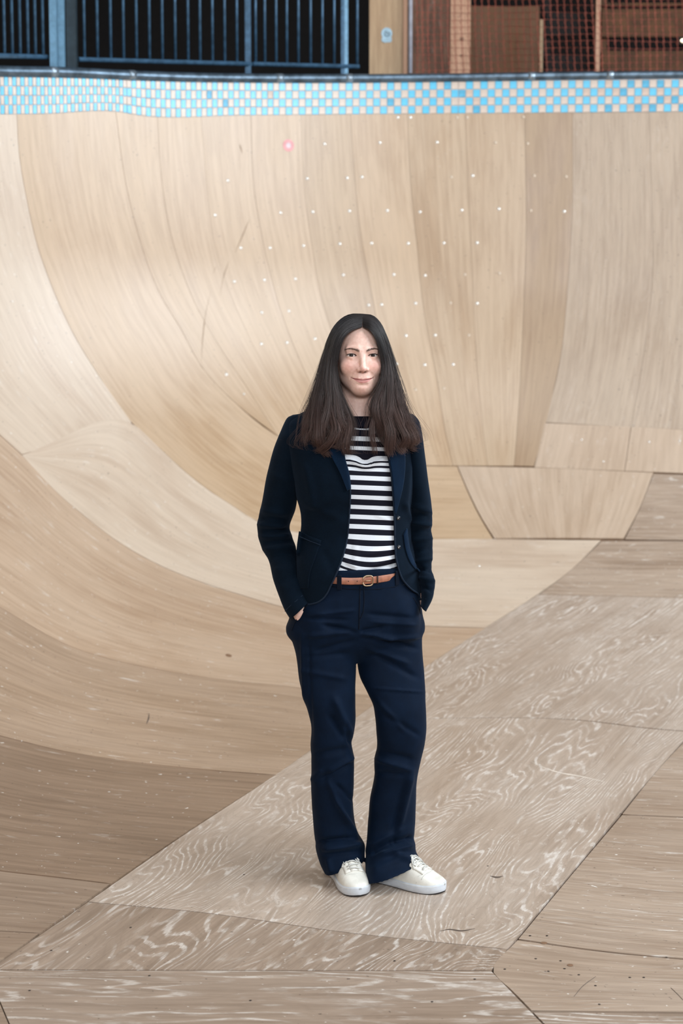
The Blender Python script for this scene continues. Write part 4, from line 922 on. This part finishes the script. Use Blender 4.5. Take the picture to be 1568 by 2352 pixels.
# --- shirt
def ring_rows(rows, nphi, shear=.2, expo=2.25, fine_rows=None):
    rows = np.array(rows, float); py = fine_rows if fine_rows is not None else rows[:, 0]; xl, xr, yc, bf, bb = interp(py, rows)
    ph = np.linspace(0, 2*math.pi, nphi, endpoint=False); V = []
    for i, p in enumerate(py):
        L, R = W(xl[i], p, yc[i]), W(xr[i], p, yc[i]); c = (L+R)/2; a = (R[0]-L[0])/2
        cs_, sn = np.cos(ph), np.sin(ph); cx_ = np.sign(cs_)*np.abs(cs_)**(2/expo); sx_ = np.sign(sn)*np.abs(sn)**(2/expo)
        x = c[0] + a*cx_; y = yc[i] + np.where(sx_ < 0, bf[i], bb[i])*sx_ + shear*(x-c[0]); V.append(np.stack([x, y, np.full(nphi, c[2])], 1))
    return np.array(V)
SH = [(955,790,862,4.185,.055,.05),(968,770,884,4.185,.072,.06),(985,740,905,4.185,.084,.07),(1010,705,930,4.185,.094,.08),(1060,690,942,4.185,.108,.085),(1110,696,938,4.185,.112,.085),(1170,706,932,4.19,.100,.085),(1230,708,934,4.195,.098,.085),(1280,704,940,4.20,.102,.085),(1320,700,944,4.20,.103,.09)]
pyf = np.concatenate([np.linspace(955, 1322, 150)]); nph = 160
V = ring_rows(SH, nph, .2, 2.3, pyf).reshape(-1, 3); F = gridF(len(pyf), nph, True)
sgs = 1. if vnormals(V, F)[:, 1][V[:, 1] < 4.12].mean() < 0 else -1.
V = ripple(V, F, .0007, 24, 5, sgs)
V = folds(V, F, [(800,1056,838,1072,4,4),(838,1072,885,1052,4,4),(800,1070,838,1084,5,-3),(838,1085,890,1074,5,-2),(814,1240,815,1312,2.2,3),(819,1240,821,1312,2.5,-2),(795,1290,815,1302,3,3),(850,1300,905,1282,4,3),(850,1312,912,1296,4,-3),(860,1180,905,1200,6,1.5),(835,1275,905,1262,5,2)], sgs)
px, py = proj(V)
st_s = [980,1003,1026,1046,1061,1073.5,1093,1115,1138,1161,1183,1205,1228,1250,1272,1291,1306,1321]; st_e = [988,1014,1035,1058,1069,1082.6,1104,1126,1148,1170.5,1193.5,1216,1239,1260,1281,1301,1315,1330]
ky, kv = [], []
for i, (a, b_) in enumerate(zip(st_s, st_e)): ky += [a, b_]; kv += [i, i+.5]
low = np.clip((py-1225)/80, 0, 1); tw = np.clip((1085-py)/25, 0, 1)*np.clip((py-1035)/20, 0, 1)
ye = py - .042*(px-850)*(1-low) - low*(12*(1-((px-850)/62)**2)) - tw*11*np.exp(-((px-838)/18)**2)
phase = np.interp(ye, ky, kv, left=-.3) ; phase = np.where(ye < 979, -.3, phase)
t = NT('striped_jersey'); uvn = t.n('ShaderNodeUVMap').outputs[0]; sp = t.n('ShaderNodeSeparateXYZ'); t.l(uvn, sp.inputs[0])
fr = t.math('FRACT', sp.outputs[1]); pp_ = t.math('ABSOLUTE', t.math('SUBTRACT', fr, .25)); wht = t.mapr(pp_, .252, .222)
tcn = t.n('ShaderNodeTexCoord').outputs['Object']; nzn = t.noise(tcn, 700, 2, .6)
t.l(t.mix(t.mapr(nzn, .3, .7, .0, .12), t.mix(wht, srgb(17, 17, 30), srgb(232, 236, 243)), (.0, .0, .01)), t.b.inputs['Base Color']); t.b.inputs['Roughness'].default_value = .85; t.b.inputs['Specular IOR Level'].default_value = .2; t.bump(nzn, .3, .0003)
shirt = fix_normals(mobj('striped_shirt', V, F, t.m, person, uv=np.stack([px/100, phase + 1], 1))); tag(shirt, 'white and navy striped jersey top')
bvS = bvh_of(shirt)
M_NAVYK = fabric('navy_rib_collar', (15, 16, 28), .9, .05)
MB().tube(stick(bvS, [(796,966),(803,973),(812,978),(825,981),(840,981.5),(850,979),(858,973),(864,966)], .001), .0042, 8).build('neckline_band', M_NAVYK, shirt, smooth=True)

# --- blazer
JK = [(918,772,872,4.205,.050,.050),(930,752,888,4.205,.056,.058),(940,712,924,4.20,.062,.066),(950,688,938,4.20,.070,.072),(965,668,952,4.195,.080,.080),(985,660,958,4.195,.090,.088),(1010,660,960,4.19,.103,.094),(1060,668,957,4.19,.119,.098),(1110,678,954,4.19,.124,.098),(1140,682,950,4.19,.122,.098),(1170,690,946,4.195,.115,.098),(1200,692,944,4.195,.112,.098),(1225,689,945,4.20,.113,.10),(1262,682,951,4.20,.119,.104),(1300,680,959,4.20,.128,.108),(1340,681,967,4.205,.134,.110),(1375,684,971,4.205,.138,.112)]
oL = [(918,800),(945,786),(970,784),(1000,786),(1049,791),(1092,801),(1122,804),(1153,803),(1196,800),(1226,797),(1263,788),(1300,774),(1331,759),(1350,749),(1362,738),(1370,724),(1375,706)]
oR = [(918,850),(945,868),(970,876),(1000,882),(1046,892),(1092,900),(1138,904),(1184,907),(1245,909),(1275,911),(1300,917),(1324,927),(1340,940),(1350,951),(1358,962),(1365,968),(1375,970)]
pyj = np.concatenate([np.linspace(918, 1340, 105), np.linspace(1343, 1375, 14)]); NU = 150; Vj = []
rows = np.array(JK, float); xl, xr, yc, bf, bb = interp(pyj, rows); xo, xp = interp(pyj, oL), interp(pyj, oR)
for i, p in enumerate(pyj):
    L, R = W(xl[i], p, yc[i]), W(xr[i], p, yc[i]); c = (L+R)/2; a = (R[0]-L[0])/2; ex = 2.3
    yf = yc[i] - bf[i]*.96
    def ang_of(pxv):
        X = W(pxv, p, yf)[0]; u = np.clip((X-c[0])/a, -.999, .999); return -math.acos(np.sign(u)*abs(u)**(ex/2))   # front half: angle in (-pi, 0)
    aL, aR = ang_of(xo[i]), ang_of(xp[i])                          # aL near -pi (picture left), aR near 0
    q_ = np.linspace(0, 1, NU); phi = aL + (aR - 2*math.pi - aL)*q_    # from the left edge round the back to the right edge
    cs_, sn = np.cos(phi), np.sin(phi); cx_ = np.sign(cs_)*np.abs(cs_)**(2/ex); sx_ = np.sign(sn)*np.abs(sn)**(2/ex)
    x = c[0] + a*cx_; y = yc[i] + np.where(sx_ < 0, bf[i], bb[i])*sx_ + .2*(x-c[0])
    Vj.append(np.stack([x, y, np.full(NU, c[2])], 1))
V = np.array(Vj).reshape(-1, 3); F = gridF(len(pyj), NU)
sgj = 1. if vnormals(V, F)[:, 1][V[:, 1] < 4.10].mean() < 0 else -1.
V = ripple(V, F, .0013, 14, 8, sgj)
V = folds(V, F, [(690,1150,780,1190,10,3),(700,1180,760,1165,8,-2.5),(925,1150,945,1200,5,3),(700,1060,720,1160,9,3),(940,1060,930,1180,7,3),(740,1260,770,1320,9,-2)], sgj)
jacket = fix_normals(mobj('blazer', V, F, M_JACKET, person)); tag(jacket, 'open navy knit blazer'); modify(jacket, SOLIDIFY=dict(thickness=.0045, offset=-1 if True else 1))
G_ = V.reshape(len(pyj), NU, 3)
M_EDGE = fabric('navy_edge_piping', (26, 35, 48), .9, .1)
hem = np.concatenate([G_[20:, 0], G_[-1, 1:-1], G_[20:, -1][::-1]])
MB().tube(hem, .0026, 6).build('edge_piping', M_EDGE, jacket, smooth=True)
bvJ = bvh_of(jacket); bvJS = bvh_of(jacket, shirt)
def patch(name, bv, top, right, bottom, left, mat, parent, off, th=.0035, n=14, m=22, crown=0., label=None):
    T_, B_, L_, R_ = poly(top, n), poly(bottom, n), poly(left, m), poly(right, m)
    u = np.linspace(0, 1, n)[None, :, None]; v = np.linspace(0, 1, m)[:, None, None]
    C = (1-v)*T_[None] + v*B_[None] + (1-u)*L_[:, None] + u*R_[:, None] - ((1-u)*(1-v)*T_[0] + u*(1-v)*T_[-1] + (1-u)*v*B_[0] + u*v*B_[-1])
    o_ = off + crown*(4*u*(1-u))[..., 0]*np.ones((m, n)); P_ = stick(bv, C.reshape(-1, 2), 0.).reshape(m, n, 3)
    d = ray(C[..., 0], C[..., 1]); d /= np.linalg.norm(d, axis=-1, keepdims=True); Pf = P_ - d*o_[..., None]
    # even out the jump at the blazer edge
    for _ in range(3): Pf[:, 1:-1] = (Pf[:, :-2] + Pf[:, 1:-1]*2 + Pf[:, 2:])/4
    o = mobj(name, Pf.reshape(-1, 3), gridF(m, n), mat, parent); fix_normals(o); modify(o, SOLIDIFY=dict(thickness=th, offset=0)); return tag(o, label)
M_JACKET_LIT = fabric('navy_wool_lit', (7, 25, 44), .95, .10, 700, .0008)  # lit copy of the blazer wool: cool side light put into the colour
patch('lapel', bvJS, [(742,985),(786,985)], [(786,985),(788,1010),(791,1049),(802,1092),(805,1122)], [(797,1128),(805,1124)], [(742,985),(748,1015),(760,1047),(780,1086),(797,1128)], M_JACKET_LIT, jacket, .006)
patch('lapel', bvJS, [(880,985),(918,985)], [(918,985),(926,1020),(930,1060),(926,1110),(917,1150),(909,1180)], [(906,1180),(909,1181)], [(880,985),(884,1012),(892,1046),(900,1092),(904,1138),(906,1180)], M_JACKET_LIT, jacket, .006)
patch('pocket', bvJ, [(687,1220),(712,1232),(738,1241)], [(738,1241),(724,1280),(711,1318),(707,1352)], [(684,1352),(707,1352)], [(687,1220),(681,1266),(684,1352)], M_JACKET, jacket, .0028, th=.002)
patch('pocket', bvJ, [(926,1228),(934,1214)], [(934,1214),(941,1262),(951,1290),(964,1313)], [(954,1308),(964,1314)], [(926,1228),(931,1262),(942,1292),(954,1308)], M_JACKET_LIT, jacket, .004, crown=.003)
MB().tube(stick(bvJ, [(687,1232),(712,1243),(736,1252)], .0065), .0012, 5).build('pocket_stitching', M_EDGE, jacket, smooth=True)
M_BUT = plain('button_dark', (26, 28, 34), .25)
for px, py in ((914.5,1190),(915.5,1257)):
    p0 = stick(bvJ, [(px, py)], .003)[0]; Vd, Fd = disc(p0, np.array([.2, -1., 0]), .0062, .0022, 16, .7); bt = fix_normals(mobj('button', Vd, Fd, M_BUT, jacket, loc=p0))
    MB().tube([p0 + np.array([-.0015, -.0028, -.002]), p0 + np.array([.0015, -.0028, .002])], .0008, 5).build('button_glint', M_SCL, jacket)  # pale stroke painted in as a glint on the button
def sleeve(rows, yd, folds_, seed, label=None):
    rows = np.array(rows, float); k = np.arange(len(rows)); kk_ = np.linspace(0, len(rows)-1, 92); Lx, Ly, Rx, Ry = interp(kk_, np.concatenate([k[:, None], rows], 1)); yc, dp = interp(kk_, yd)
    nphi = 64; ph = np.linspace(0, 2*math.pi, nphi, endpoint=False); out = []
    for i in range(len(kk_)):
        L, R = W(Lx[i], Ly[i], yc[i]), W(Rx[i], Ry[i], yc[i]); c = (L+R)/2; h = (R-L)/2
        out.append(c + np.cos(ph)[:, None]*h + np.sin(ph)[:, None]*np.array([0, dp[i], 0]))
    # cuff turned in
    c = out[-1].mean(0); out.append(c + (out[-1]-c)*.93); out.append(c + (out[-1]-c)*.95 + (out[-8].mean(0)-c)*.6)
    V = np.array(out); cap_c = V[0].mean(0) + np.array([0, 0, .004]); V = np.concatenate([V.reshape(-1, 3), [cap_c]]); F = gridF(len(out), nphi, True) + [(len(V)-1, (j+1) % nphi, j, j) for j in range(0)]
    F = F + [tuple(range(nphi))[::-1]]
    Ft = F[:-1]; N_ = vnormals(V, Ft); sg_ = 1. if N_[:, 1][V[:, 1] < np.median(V[:, 1]) - .02].mean() < 0 else -1.
    V = ripple(V, Ft, .0013, 18, seed, sg_); V = folds(V, Ft, folds_, sg_)
    o = fix_normals(mobj('sleeve', V[:-1], F, M_JACKET, jacket)); return tag(o, label)
slL = [(672,953,706,948),(657,963,716,956),(640,1000,712,1000),(625,1040,706,1045),(612,1092,698,1095),(604,1138,684,1138),(598,1171,678,1171),(591.5,1202,665,1206),(594,1235,669,1229),(602,1260,678,1252),(618,1291,684,1275),(627,1330,694,1305),(640,1367,702,1338),(652,1398,708,1364),(665.5,1421,709,1380)]
ydL = [(0,4.185,.026),(1,4.18,.045),(2,4.175,.058),(4,4.185,.062),(6,4.205,.060),(7,4.215,.058),(9,4.205,.056),(11,4.165,.052),(14,4.105,.040)]
sl1 = sleeve(slL, ydL, [(592,1190,660,1196,5,-6),(594,1205,655,1209,5,7),(600,1222,665,1216,5,-6),(597,1232,668,1231,5,6),(602,1248,672,1240,5,-5),(606,1262,676,1256,5,5),(615,1282,680,1268,5,-3),(600,1172,660,1180,6,4),(625,1090,690,1110,9,3),(640,1340,690,1315,7,-3),(630,1310,680,1300,6,3),(650,1000,700,1010,8,2)], 11, 'sleeve ending at the pocket with a sliver of hand')
slR = [(916,948,948,951),(912,958,962,966),(918,1000,970,998),(925,1046,976,1044),(930,1095,982,1095),(936,1150,989,1150),(938,1190,992,1190),(934,1215,990,1214),(938,1245,993,1245),(947,1275,993.7,1275),(955,1305,991.5,1299),(961,1330,998,1331),(965,1352,998,1350),(967,1374,992,1376),(966,1392,978,1403)]
ydR = [(0,4.215,.026),(1,4.215,.045),(2,4.215,.056),(4,4.225,.060),(6,4.245,.058),(9,4.24,.054),(11,4.21,.048),(14,4.16,.036)]
sl2 = sleeve(slR, ydR, [(945,1160,990,1178,5,5),(940,1180,990,1186,5,-5),(945,1200,990,1206,5,6),(940,1222,992,1218,5,-5),(945,1240,993,1236,5,5),(950,1268,993,1258,5,-4),(955,1290,992,1284,4,5),(958,1306,996,1312,5,-6),(962,1326,998,1336,5,5),(965,1345,995,1358,5,-4)], 12)
for o, s_ in ((sl1, [(654,1404),(666,1392),(680,1380),(694,1368),(706,1357)]), (sl2, [(968,1368),(978,1376),(988,1384)])):
    MB().tube(stick(bvh_of(o), s_, .0002), .0012, 5).build('cuff_stitching', M_EDGE, jacket, smooth=True)

# --- sneakers
M_LEATH = plain('white_leather', (226, 222, 212), .45, var=.05, scale=40); M_SOLE = plain('white_rubber', (206, 210, 216), .5, var=.06, scale=30); M_OUT = plain('outsole_dark', (28, 28, 32), .6); M_LACE = plain('lace_offwhite', (214, 212, 206), .8); M_YEL = plain('lining_yellow', (206, 196, 110), .7)
def sneaker(toe, yaw, L=.262, flip=1, label=None):
    ax = np.array([math.sin(yaw), -math.cos(yaw), 0]); ay = np.array([math.cos(yaw), math.sin(yaw), 0])*flip; heel = np.asarray(toe) - ax*L
    heel[2] = 0
    P_ = lambda s, w, z: heel + ax*s*L + ay*w + np.array([0, 0, z])
    prof_w = [(0,.008),(.02,.022),(.06,.029),(.15,.033),(.3,.032),(.45,.036),(.6,.043),(.72,.046),(.82,.0445),(.9,.038),(.955,.028),(.985,.017),(1,.006)]
    off = lambda s: .004*math.sin(s*math.pi*1.2)
    ss = np.concatenate([np.linspace(0, .1, 7), np.linspace(.14, .82, 20), np.linspace(.85, 1, 12)]); w = interp(ss, prof_w)
    shoe = empty('sneaker', heel, None); shoe.parent = person; shoe.location = heel - np.array(person.location); tag(shoe, label)
    o_off = lambda: None
    # sole
    prof = [(-.004, .002), (0, .0045), (.0022, .012), (.0022, .022), (.0005, .0275), (-.006, .0275)]
    V = np.array([[P_(s, off(s) + sd*(wi + e), z + .006*max(0, (s-.8)/.2)**2) for s, wi in list(zip(ss, w))] for sd in (1, -1) for e, z in prof]); n = len(ss); m = len(prof)
    F = [];
    for b0 in (0, m): F += [((b0+i)*n+j, (b0+i)*n+j+1, (b0+i+1)*n+j+1, (b0+i+1)*n+j) for i in range(m-1) for j in range(n-1)]
    F += [(j, j+1, m*n+j+1, m*n+j) for j in range(n-1)] + [((m-1)*n+j, (m-1)*n+j+1, (2*m-1)*n+j+1, (2*m-1)*n+j) for j in range(n-1)]
    F += [((i)*n, (i+1)*n, (m+i+1)*n, (m+i)*n) for i in range(m-1)] + [((i)*n+n-1, (i+1)*n+n-1, (m+i+1)*n+n-1, (m+i)*n+n-1) for i in range(m-1)]
    bm_ = fix_normals(mobj('sole', V.reshape(-1, 3), F, M_SOLE, shoe))
    V2 = np.array([[P_(s, off(s) + sd*(wi - .003), z + .005*max(0, (s-.8)/.2)**2) for s, wi in zip(ss, w)] for sd in (1, -1) for z in (.0006, .004)]); F2 = [(j, j+1, n+j+1, n+j) for j in range(n-1)] + [(2*n+j, 2*n+j+1, 3*n+j+1, 3*n+j) for j in range(n-1)] + [(j, j+1, 2*n+j+1, 2*n+j) for j in range(n-1)]
    fix_normals(mobj('outsole', V2.reshape(-1, 3), F2, M_OUT, shoe))
    grv = MB()
    for sd in (1, -1): grv.tube([P_(s, off(s) + sd*(wi + .0016), .0235 + .006*max(0, (s-.8)/.2)**2) for s, wi in list(zip(ss, w))[2:-3]], .0007, 4)
    grv.build('sole_stitch', M_LACE, shoe)
    # upper
    hz_ = [(0,.070),(.05,.074),(.2,.078),(.32,.092),(.42,.100),(.52,.096),(.62,.084),(.72,.069),(.82,.056),(.9,.046),(.955,.041),(.985,.036),(1,.030)]
    hh = interp(ss, hz_); k = 18; th = np.linspace(0, math.pi, k); U = []
    for s, wi, h in zip(ss, w, hh):
        ex_ = 2.0 + .6*max(0, (s-.6)); wi2 = max(wi - .0015, .003)
        c_, s_ = np.cos(th), np.sin(th)
        nar = 1 - .28*np.clip((.62-s)/.3, 0, 1)*s_**2
        U.append([P_(s, off(s) + wi2*np.sign(cc)*abs(cc)**(2/ex_)*nn, .024 + (h-.024)*abs(si)**(1.55/ex_)) for cc, si, nn in zip(c_, s_, nar)])
    U = np.array(U); Fu = gridF(len(ss), k) + [tuple(range(k)), tuple((len(ss)-1)*k + j for j in range(k))]
    up = fix_normals(mobj('upper', U.reshape(-1, 3), Fu, M_LEATH, shoe)); bu = bvh_of(up)
    def top(s, wd, lift=.0015):
        p = P_(s, off(s) + wd, .25); h = bu.ray_cast(Vector(p), Vector((0, 0, -1))); return (np.array(h[0]) if h[0] is not None else P_(s, wd, .06)) + np.array([0, 0, lift])
    # eyestay flaps, tongue, laces, toe seam
    for sd in (1, -1):
        g = np.array([[top(s, sd*wd, .0022) for s in np.linspace(.50, .785, 12)] for wd in (.0125, .017, .0235, .029)]); es = fix_normals(mobj('eyestay', g.reshape(-1, 3), gridF(4, 12), M_LEATH, shoe)); modify(es, SOLIDIFY=dict(thickness=.0022, offset=0))
    g = np.array([[top(s, wd, .0016 + .004*max(0, (.53-s)/.1)) for s in np.linspace(.46, .78, 12)] for wd in (-.0115, 0, .0115)]); tg = fix_normals(mobj('tongue', g.reshape(-1, 3), gridF(3, 12), M_LEATH, shoe)); modify(tg, SOLIDIFY=dict(thickness=.0025, offset=0))
    lc_ = MB()
    for i, s in enumerate((.755, .71, .665, .62, .575)):
        lc_.tube([top(s + .008*(1 if i % 2 else -1), -.018, .005), top(s, -.006, .0065), top(s, .006, .0065), top(s - .008*(1 if i % 2 else -1), .018, .005)], .0030, 6, flat=.6)
    for sd in (1, -1):
        lc_.tube([top(.585, 0, .008), top(.61, sd*.012, .012), top(.65, sd*.025, .010), top(.68, sd*.023, .006), top(.63, sd*.010, .008), top(.59, 0, .008)], .0026, 6, flat=.6)
        lc_.tube([top(.585, 0, .008), top(.62, sd*.018, .009), top(.68, sd*.031, .005)], .0024, 6, flat=.6)
    lc_.build('laces', M_LACE, shoe, smooth=True)
    sm = MB(); sm.tube([top(.79 + .03*(1-abs(a))*1.0, a*.040, .0004) for a in np.linspace(-1, 1, 17)], .0009, 5)
    for sd in (1, -1): sm.tube([top(.775, sd*.030, .0003), top(.745, sd*.037, .0002), P_(.735, off(.735) + sd*.0445, .032)], .0008, 5)
    sm.build('toe_seam', M_LACE, shoe, smooth=True)
    cl = MB(); cl.tube([P_(.30 + .0, off(.3) + .02*math.cos(a), .085 + .004*math.sin(a)) + ax*.06*L*(-math.sin(a)) for a in np.linspace(0, 2*math.pi, 20)], .004, 6, cap=False); cl.build('collar_lining', M_YEL, shoe, smooth=True)
    return shoe
tl_ = W(829., 2056., 4.055); tr_ = W(1020., 2050., 4.09)
sneaker((tl_[0], tl_[1], 0), math.radians(20), flip=1, label='white leather sneaker pointing towards the camera')
sneaker((tr_[0], tr_[1], 0), math.radians(58), flip=-1, label='white leather sneaker turned out to the right of the picture')

# --- hair
M_HAIR = NT('hair_dark_brown'); at = M_HAIR.n('ShaderNodeVertexColor', layer_name='tint'); M_HAIR.l(at.outputs[0], M_HAIR.b.inputs['Base Color'])
M_HAIR.b.inputs['Roughness'].default_value = .42; M_HAIR.b.inputs['Specular IOR Level'].default_value = .45; M_HAIR = M_HAIR.m
# guide tables over t (0 at the parting, 1 at the tips): inner edge px, outer edge px, depth of the inner and outer edge
tt = [0, .08, .16, .24, .32, .42, .52, .62, .72, .82, .91, 1.]
gi = {-1: [(831.4,751),(806,760),(790,774),(780,795),(774,822),(774,852),(780,888),(794,930),(806,965),(815,995),(812,1022),(800,1048)], 1: [(833.0,751),(848,757),(860,771),(868,790),(874,815),(877.5,842),(874,872),(861,905),(853,940),(854,972),(861,1008),(868,1046)]}
go = {-1: [(833.2,721),(803,722),(780,735),(763,757),(752,785),(741,822),(730,866),(718,910),(707,948),(699,985),(694,1016),(700,1041)], 1: [(833,721),(856,725),(873,742),(885,768),(894,796),(903,828),(912,866),(922,908),(932,944),(942,978),(953,1012),(951,1040)]}
yi = [4.086, 4.074, 4.072, 4.074, 4.078, 4.082, 4.080, 4.074, 4.066, 4.060, 4.058, 4.058]
yo = [4.165, 4.165, 4.165, 4.165, 4.168, 4.168, 4.165, 4.150, 4.128, 4.108, 4.10, 4.10]
yb = [4.262, 4.264, 4.268, 4.272, 4.275, 4.275, 4.275, 4.28, 4.29, 4.295, 4.295, 4.29]
NT_ = 34; TQ = np.linspace(0, 1, NT_)
TI = {s: interp(TQ, np.concatenate([np.array(tt)[:, None], np.array(gi[s], float), np.array(go[s], float), np.array(yi)[:, None], np.array(yo)[:, None], np.array(yb)[:, None]], 1)) for s in (-1, 1)}
def hair_curve(s, p, r, lift=0., wave=1., ph0=None):
    "N strands at once; p: 0 inner front edge, 1 outer silhouette, 2 middle of the back; r: 1 on the surface, less = deeper"
    p = np.asarray(p, float)[:, None]; r = np.asarray(r, float)[:, None]; ix, iy, ox, oy, a, b_, c = [v[None] for v in TI[s]]; tq = TQ[None]
    pf = np.clip(p, 0, 1); q_ = np.clip(p-1, 0, 1); al = pf*math.pi/2; m = np.sin(al)*.5 + pf*.5
    X = ix + (ox-ix)*m + (832-ox)*q_**1.6; Yp = iy + (oy-iy)*m
    Yd = np.where(p <= 1, b_ + (a-b_)*np.cos(al)**.8 - np.sin(math.pi*pf)*.014*np.clip(tq*2.0-.1, 0, 1), b_ + (c-b_)*np.sin(q_*math.pi/2))
    cxm = np.where(tq < .35, 832 + s*6, (ix+ox)/2); X = cxm + (X-cxm)*r; Yd = Yd + (1-r)*.06
    # lock structure: grooves between locks and loose waves towards the tips
    lock = p*6.5 + .35*np.sin(tq*4 + s) ; lid = np.floor(lock); fr_ = lock - lid
    groove = (np.abs(fr_-.5)*2)**2.5; Yd = Yd + groove*.0055*np.clip(tq*2-.25, 0, 1)*(p <= 1.15)
    if ph0 is None: ph0 = (lid*2.39 + s*1.1)
    cu = np.clip((tq-.46)/.54, 0, 1)
    X = X + wave*cu*(8.5*np.sin(ph0 + tq*13.5) + 3*np.sin(ph0*2 + tq*23)); Yd = Yd + wave*cu*.010*np.cos(ph0*1.3 + tq*12.5)
    end = np.clip((tq-.90)/.10, 0, 1)**2; inw = np.where(np.sin(ph0*3.1) > -.2, 1, -1)
    X = X - s*inw*end*11*wave; Yp = Yp - end*(10 + 6*np.sin(ph0*5)) + 9*np.sin(ph0*4.3)*tq**3
    return W(X, Yp, Yd)
def strand_color(t_, k):
    root, tip = np.array(srgb(31, 26, 27)), np.array(srgb(88, 63, 55)); f_ = np.clip((t_-.35)/.65, 0, 1)**1.2
    return (root*(1-f_[:, None]) + tip*f_[:, None])[None]*np.asarray(k)[:, None, None]
def tubes(P, R, C, n=3):
    "many strands of equal length into one vertex / face block"
    N, m, _ = P.shape; T = np.gradient(P, axis=1); T /= np.linalg.norm(T, axis=2, keepdims=True) + 1e-12
    U = np.cross(T, [0, 1., 0]); U /= np.linalg.norm(U, axis=2, keepdims=True) + 1e-9; Wv = np.cross(U, T); a = np.linspace(0, 2*math.pi, n, endpoint=False) + .5
    V = P[:, :, None] + R[:, :, None, None]*(np.cos(a)[:, None]*U[:, :, None] + np.sin(a)[:, None]*Wv[:, :, None])
    f = np.array([(i*n+j, i*n+(j+1) % n, (i+1)*n+(j+1) % n, (i+1)*n+j) for i in range(m-1) for j in range(n)])
    F = (f[None] + (np.arange(N)*m*n)[:, None, None]).reshape(-1, 4); return V.reshape(-1, 3), F, np.repeat(C.reshape(-1, 3), n, axis=0)
thick = np.interp(TQ, [0, .06, .8, 1], [.5, 1, .85, .15])
VV, FF, CC_ = [], [], []; nb = 0
def push(V, F, C):
    global nb
    VV.append(V); FF.append(np.asarray(F) + nb); CC_.append(C); nb += len(V)
for s in (-1, 1):
    # smooth mass of hair
    pg = np.linspace(0, 1.98, 130); G = hair_curve(s, pg, np.full(130, .955)); kk_ = .62 + .25*rng.random(130)
    G2 = G + np.array([0, .018, 0])*np.clip(1-np.abs(pg-1), 0, 1)[:, None, None]
    G = G[:, :30]; push(G.reshape(-1, 3), gridF(130, 30), (strand_color(TQ, kk_)[:, :30]*np.linspace(1, .45, 30)[None, :, None]).reshape(-1, 3))
    n = 2300; p = rng.random(n)**.92*1.75; r = rng.uniform(.955, 1.01, n)
    P_ = hair_curve(s, p, r, ph0=None); L = np.where(rng.random(n) < .5, rng.uniform(.88, 1, n), 1.)
    for i in np.nonzero(L < 1)[0]:
        for d_ in range(3): P_[i, :, d_] = np.interp(TQ*L[i], TQ, P_[i, :, d_])
    P_ = P_ + (TQ**2)[None, :, None]*rng.normal(0, 1, (n, 1, 3))*np.array([.0045, .003, .004]) + (np.sin(TQ*math.pi)[None, :, None])*rng.normal(0, 1, (n, 1, 3))*np.array([.0012, .0006, 0])
    push(*tubes(P_, thick[None]*rng.uniform(.0005, .0012, n)[:, None], strand_color(TQ, rng.uniform(.65, 1.5, n))))
    n = 110; p = rng.uniform(.55, 1.25, n); P_ = hair_curve(s, p, np.full(n, 1.01), wave=1.3)      # flyaways
    P_ = P_ + (TQ**2.2)[None, :, None]*np.abs(rng.normal(0, 1, (n, 1, 1)))*np.array([s*.022, .0, .006])
    push(*tubes(P_, thick[None]*np.full((n, 1), .00035), strand_color(TQ, np.full(n, 1.2))))
    n = 45; p = rng.uniform(0, .12, n); P_ = hair_curve(s, p, np.full(n, 1.0), wave=1.2)          # loose strands over the neck
    P_ = P_ - (np.clip(TQ-.35, 0, 1)**1.2)[None, :, None]*np.abs(rng.normal(0, 1, (n, 1, 1)))*np.array([s*.028, .004, 0])
    push(*tubes(P_, thick[None]*np.full((n, 1), .0004), strand_color(TQ, np.full(n, .9))))
hair = mobj('hair', np.concatenate(VV), np.concatenate(FF), M_HAIR, person, col=np.concatenate(CC_)); tag(hair, 'long dark brown hair with a centre parting, browner at the tips'); hair['kind'] = 'stuff'
rows_ = []
for py_, xa, xb, yf_, yk in ((760,772,884,4.19,4.258),(800,752,896,4.19,4.262),(860,734,910,4.19,4.266),(920,718,924,4.19,4.27),(980,706,940,4.22,4.285),(1026,706,944,4.26,4.29)):
    ph = np.linspace(0, 2*math.pi, 28, endpoint=False); yc_ = (yf_+yk)/2
    L, R = W(float(xa), float(py_), yc_), W(float(xb), float(py_), yc_); rows_.append((L+R)/2 + np.cos(ph)[:, None]*(R-L)/2*.96 + np.sin(ph)[:, None]*np.array([0, (yk-yf_)/2, 0]))
fix_normals(mobj('back_hair', np.array(rows_), gridF(6, 28, True), M_HAIR, person, col=np.tile(srgb(26, 21, 22), (168, 1))))
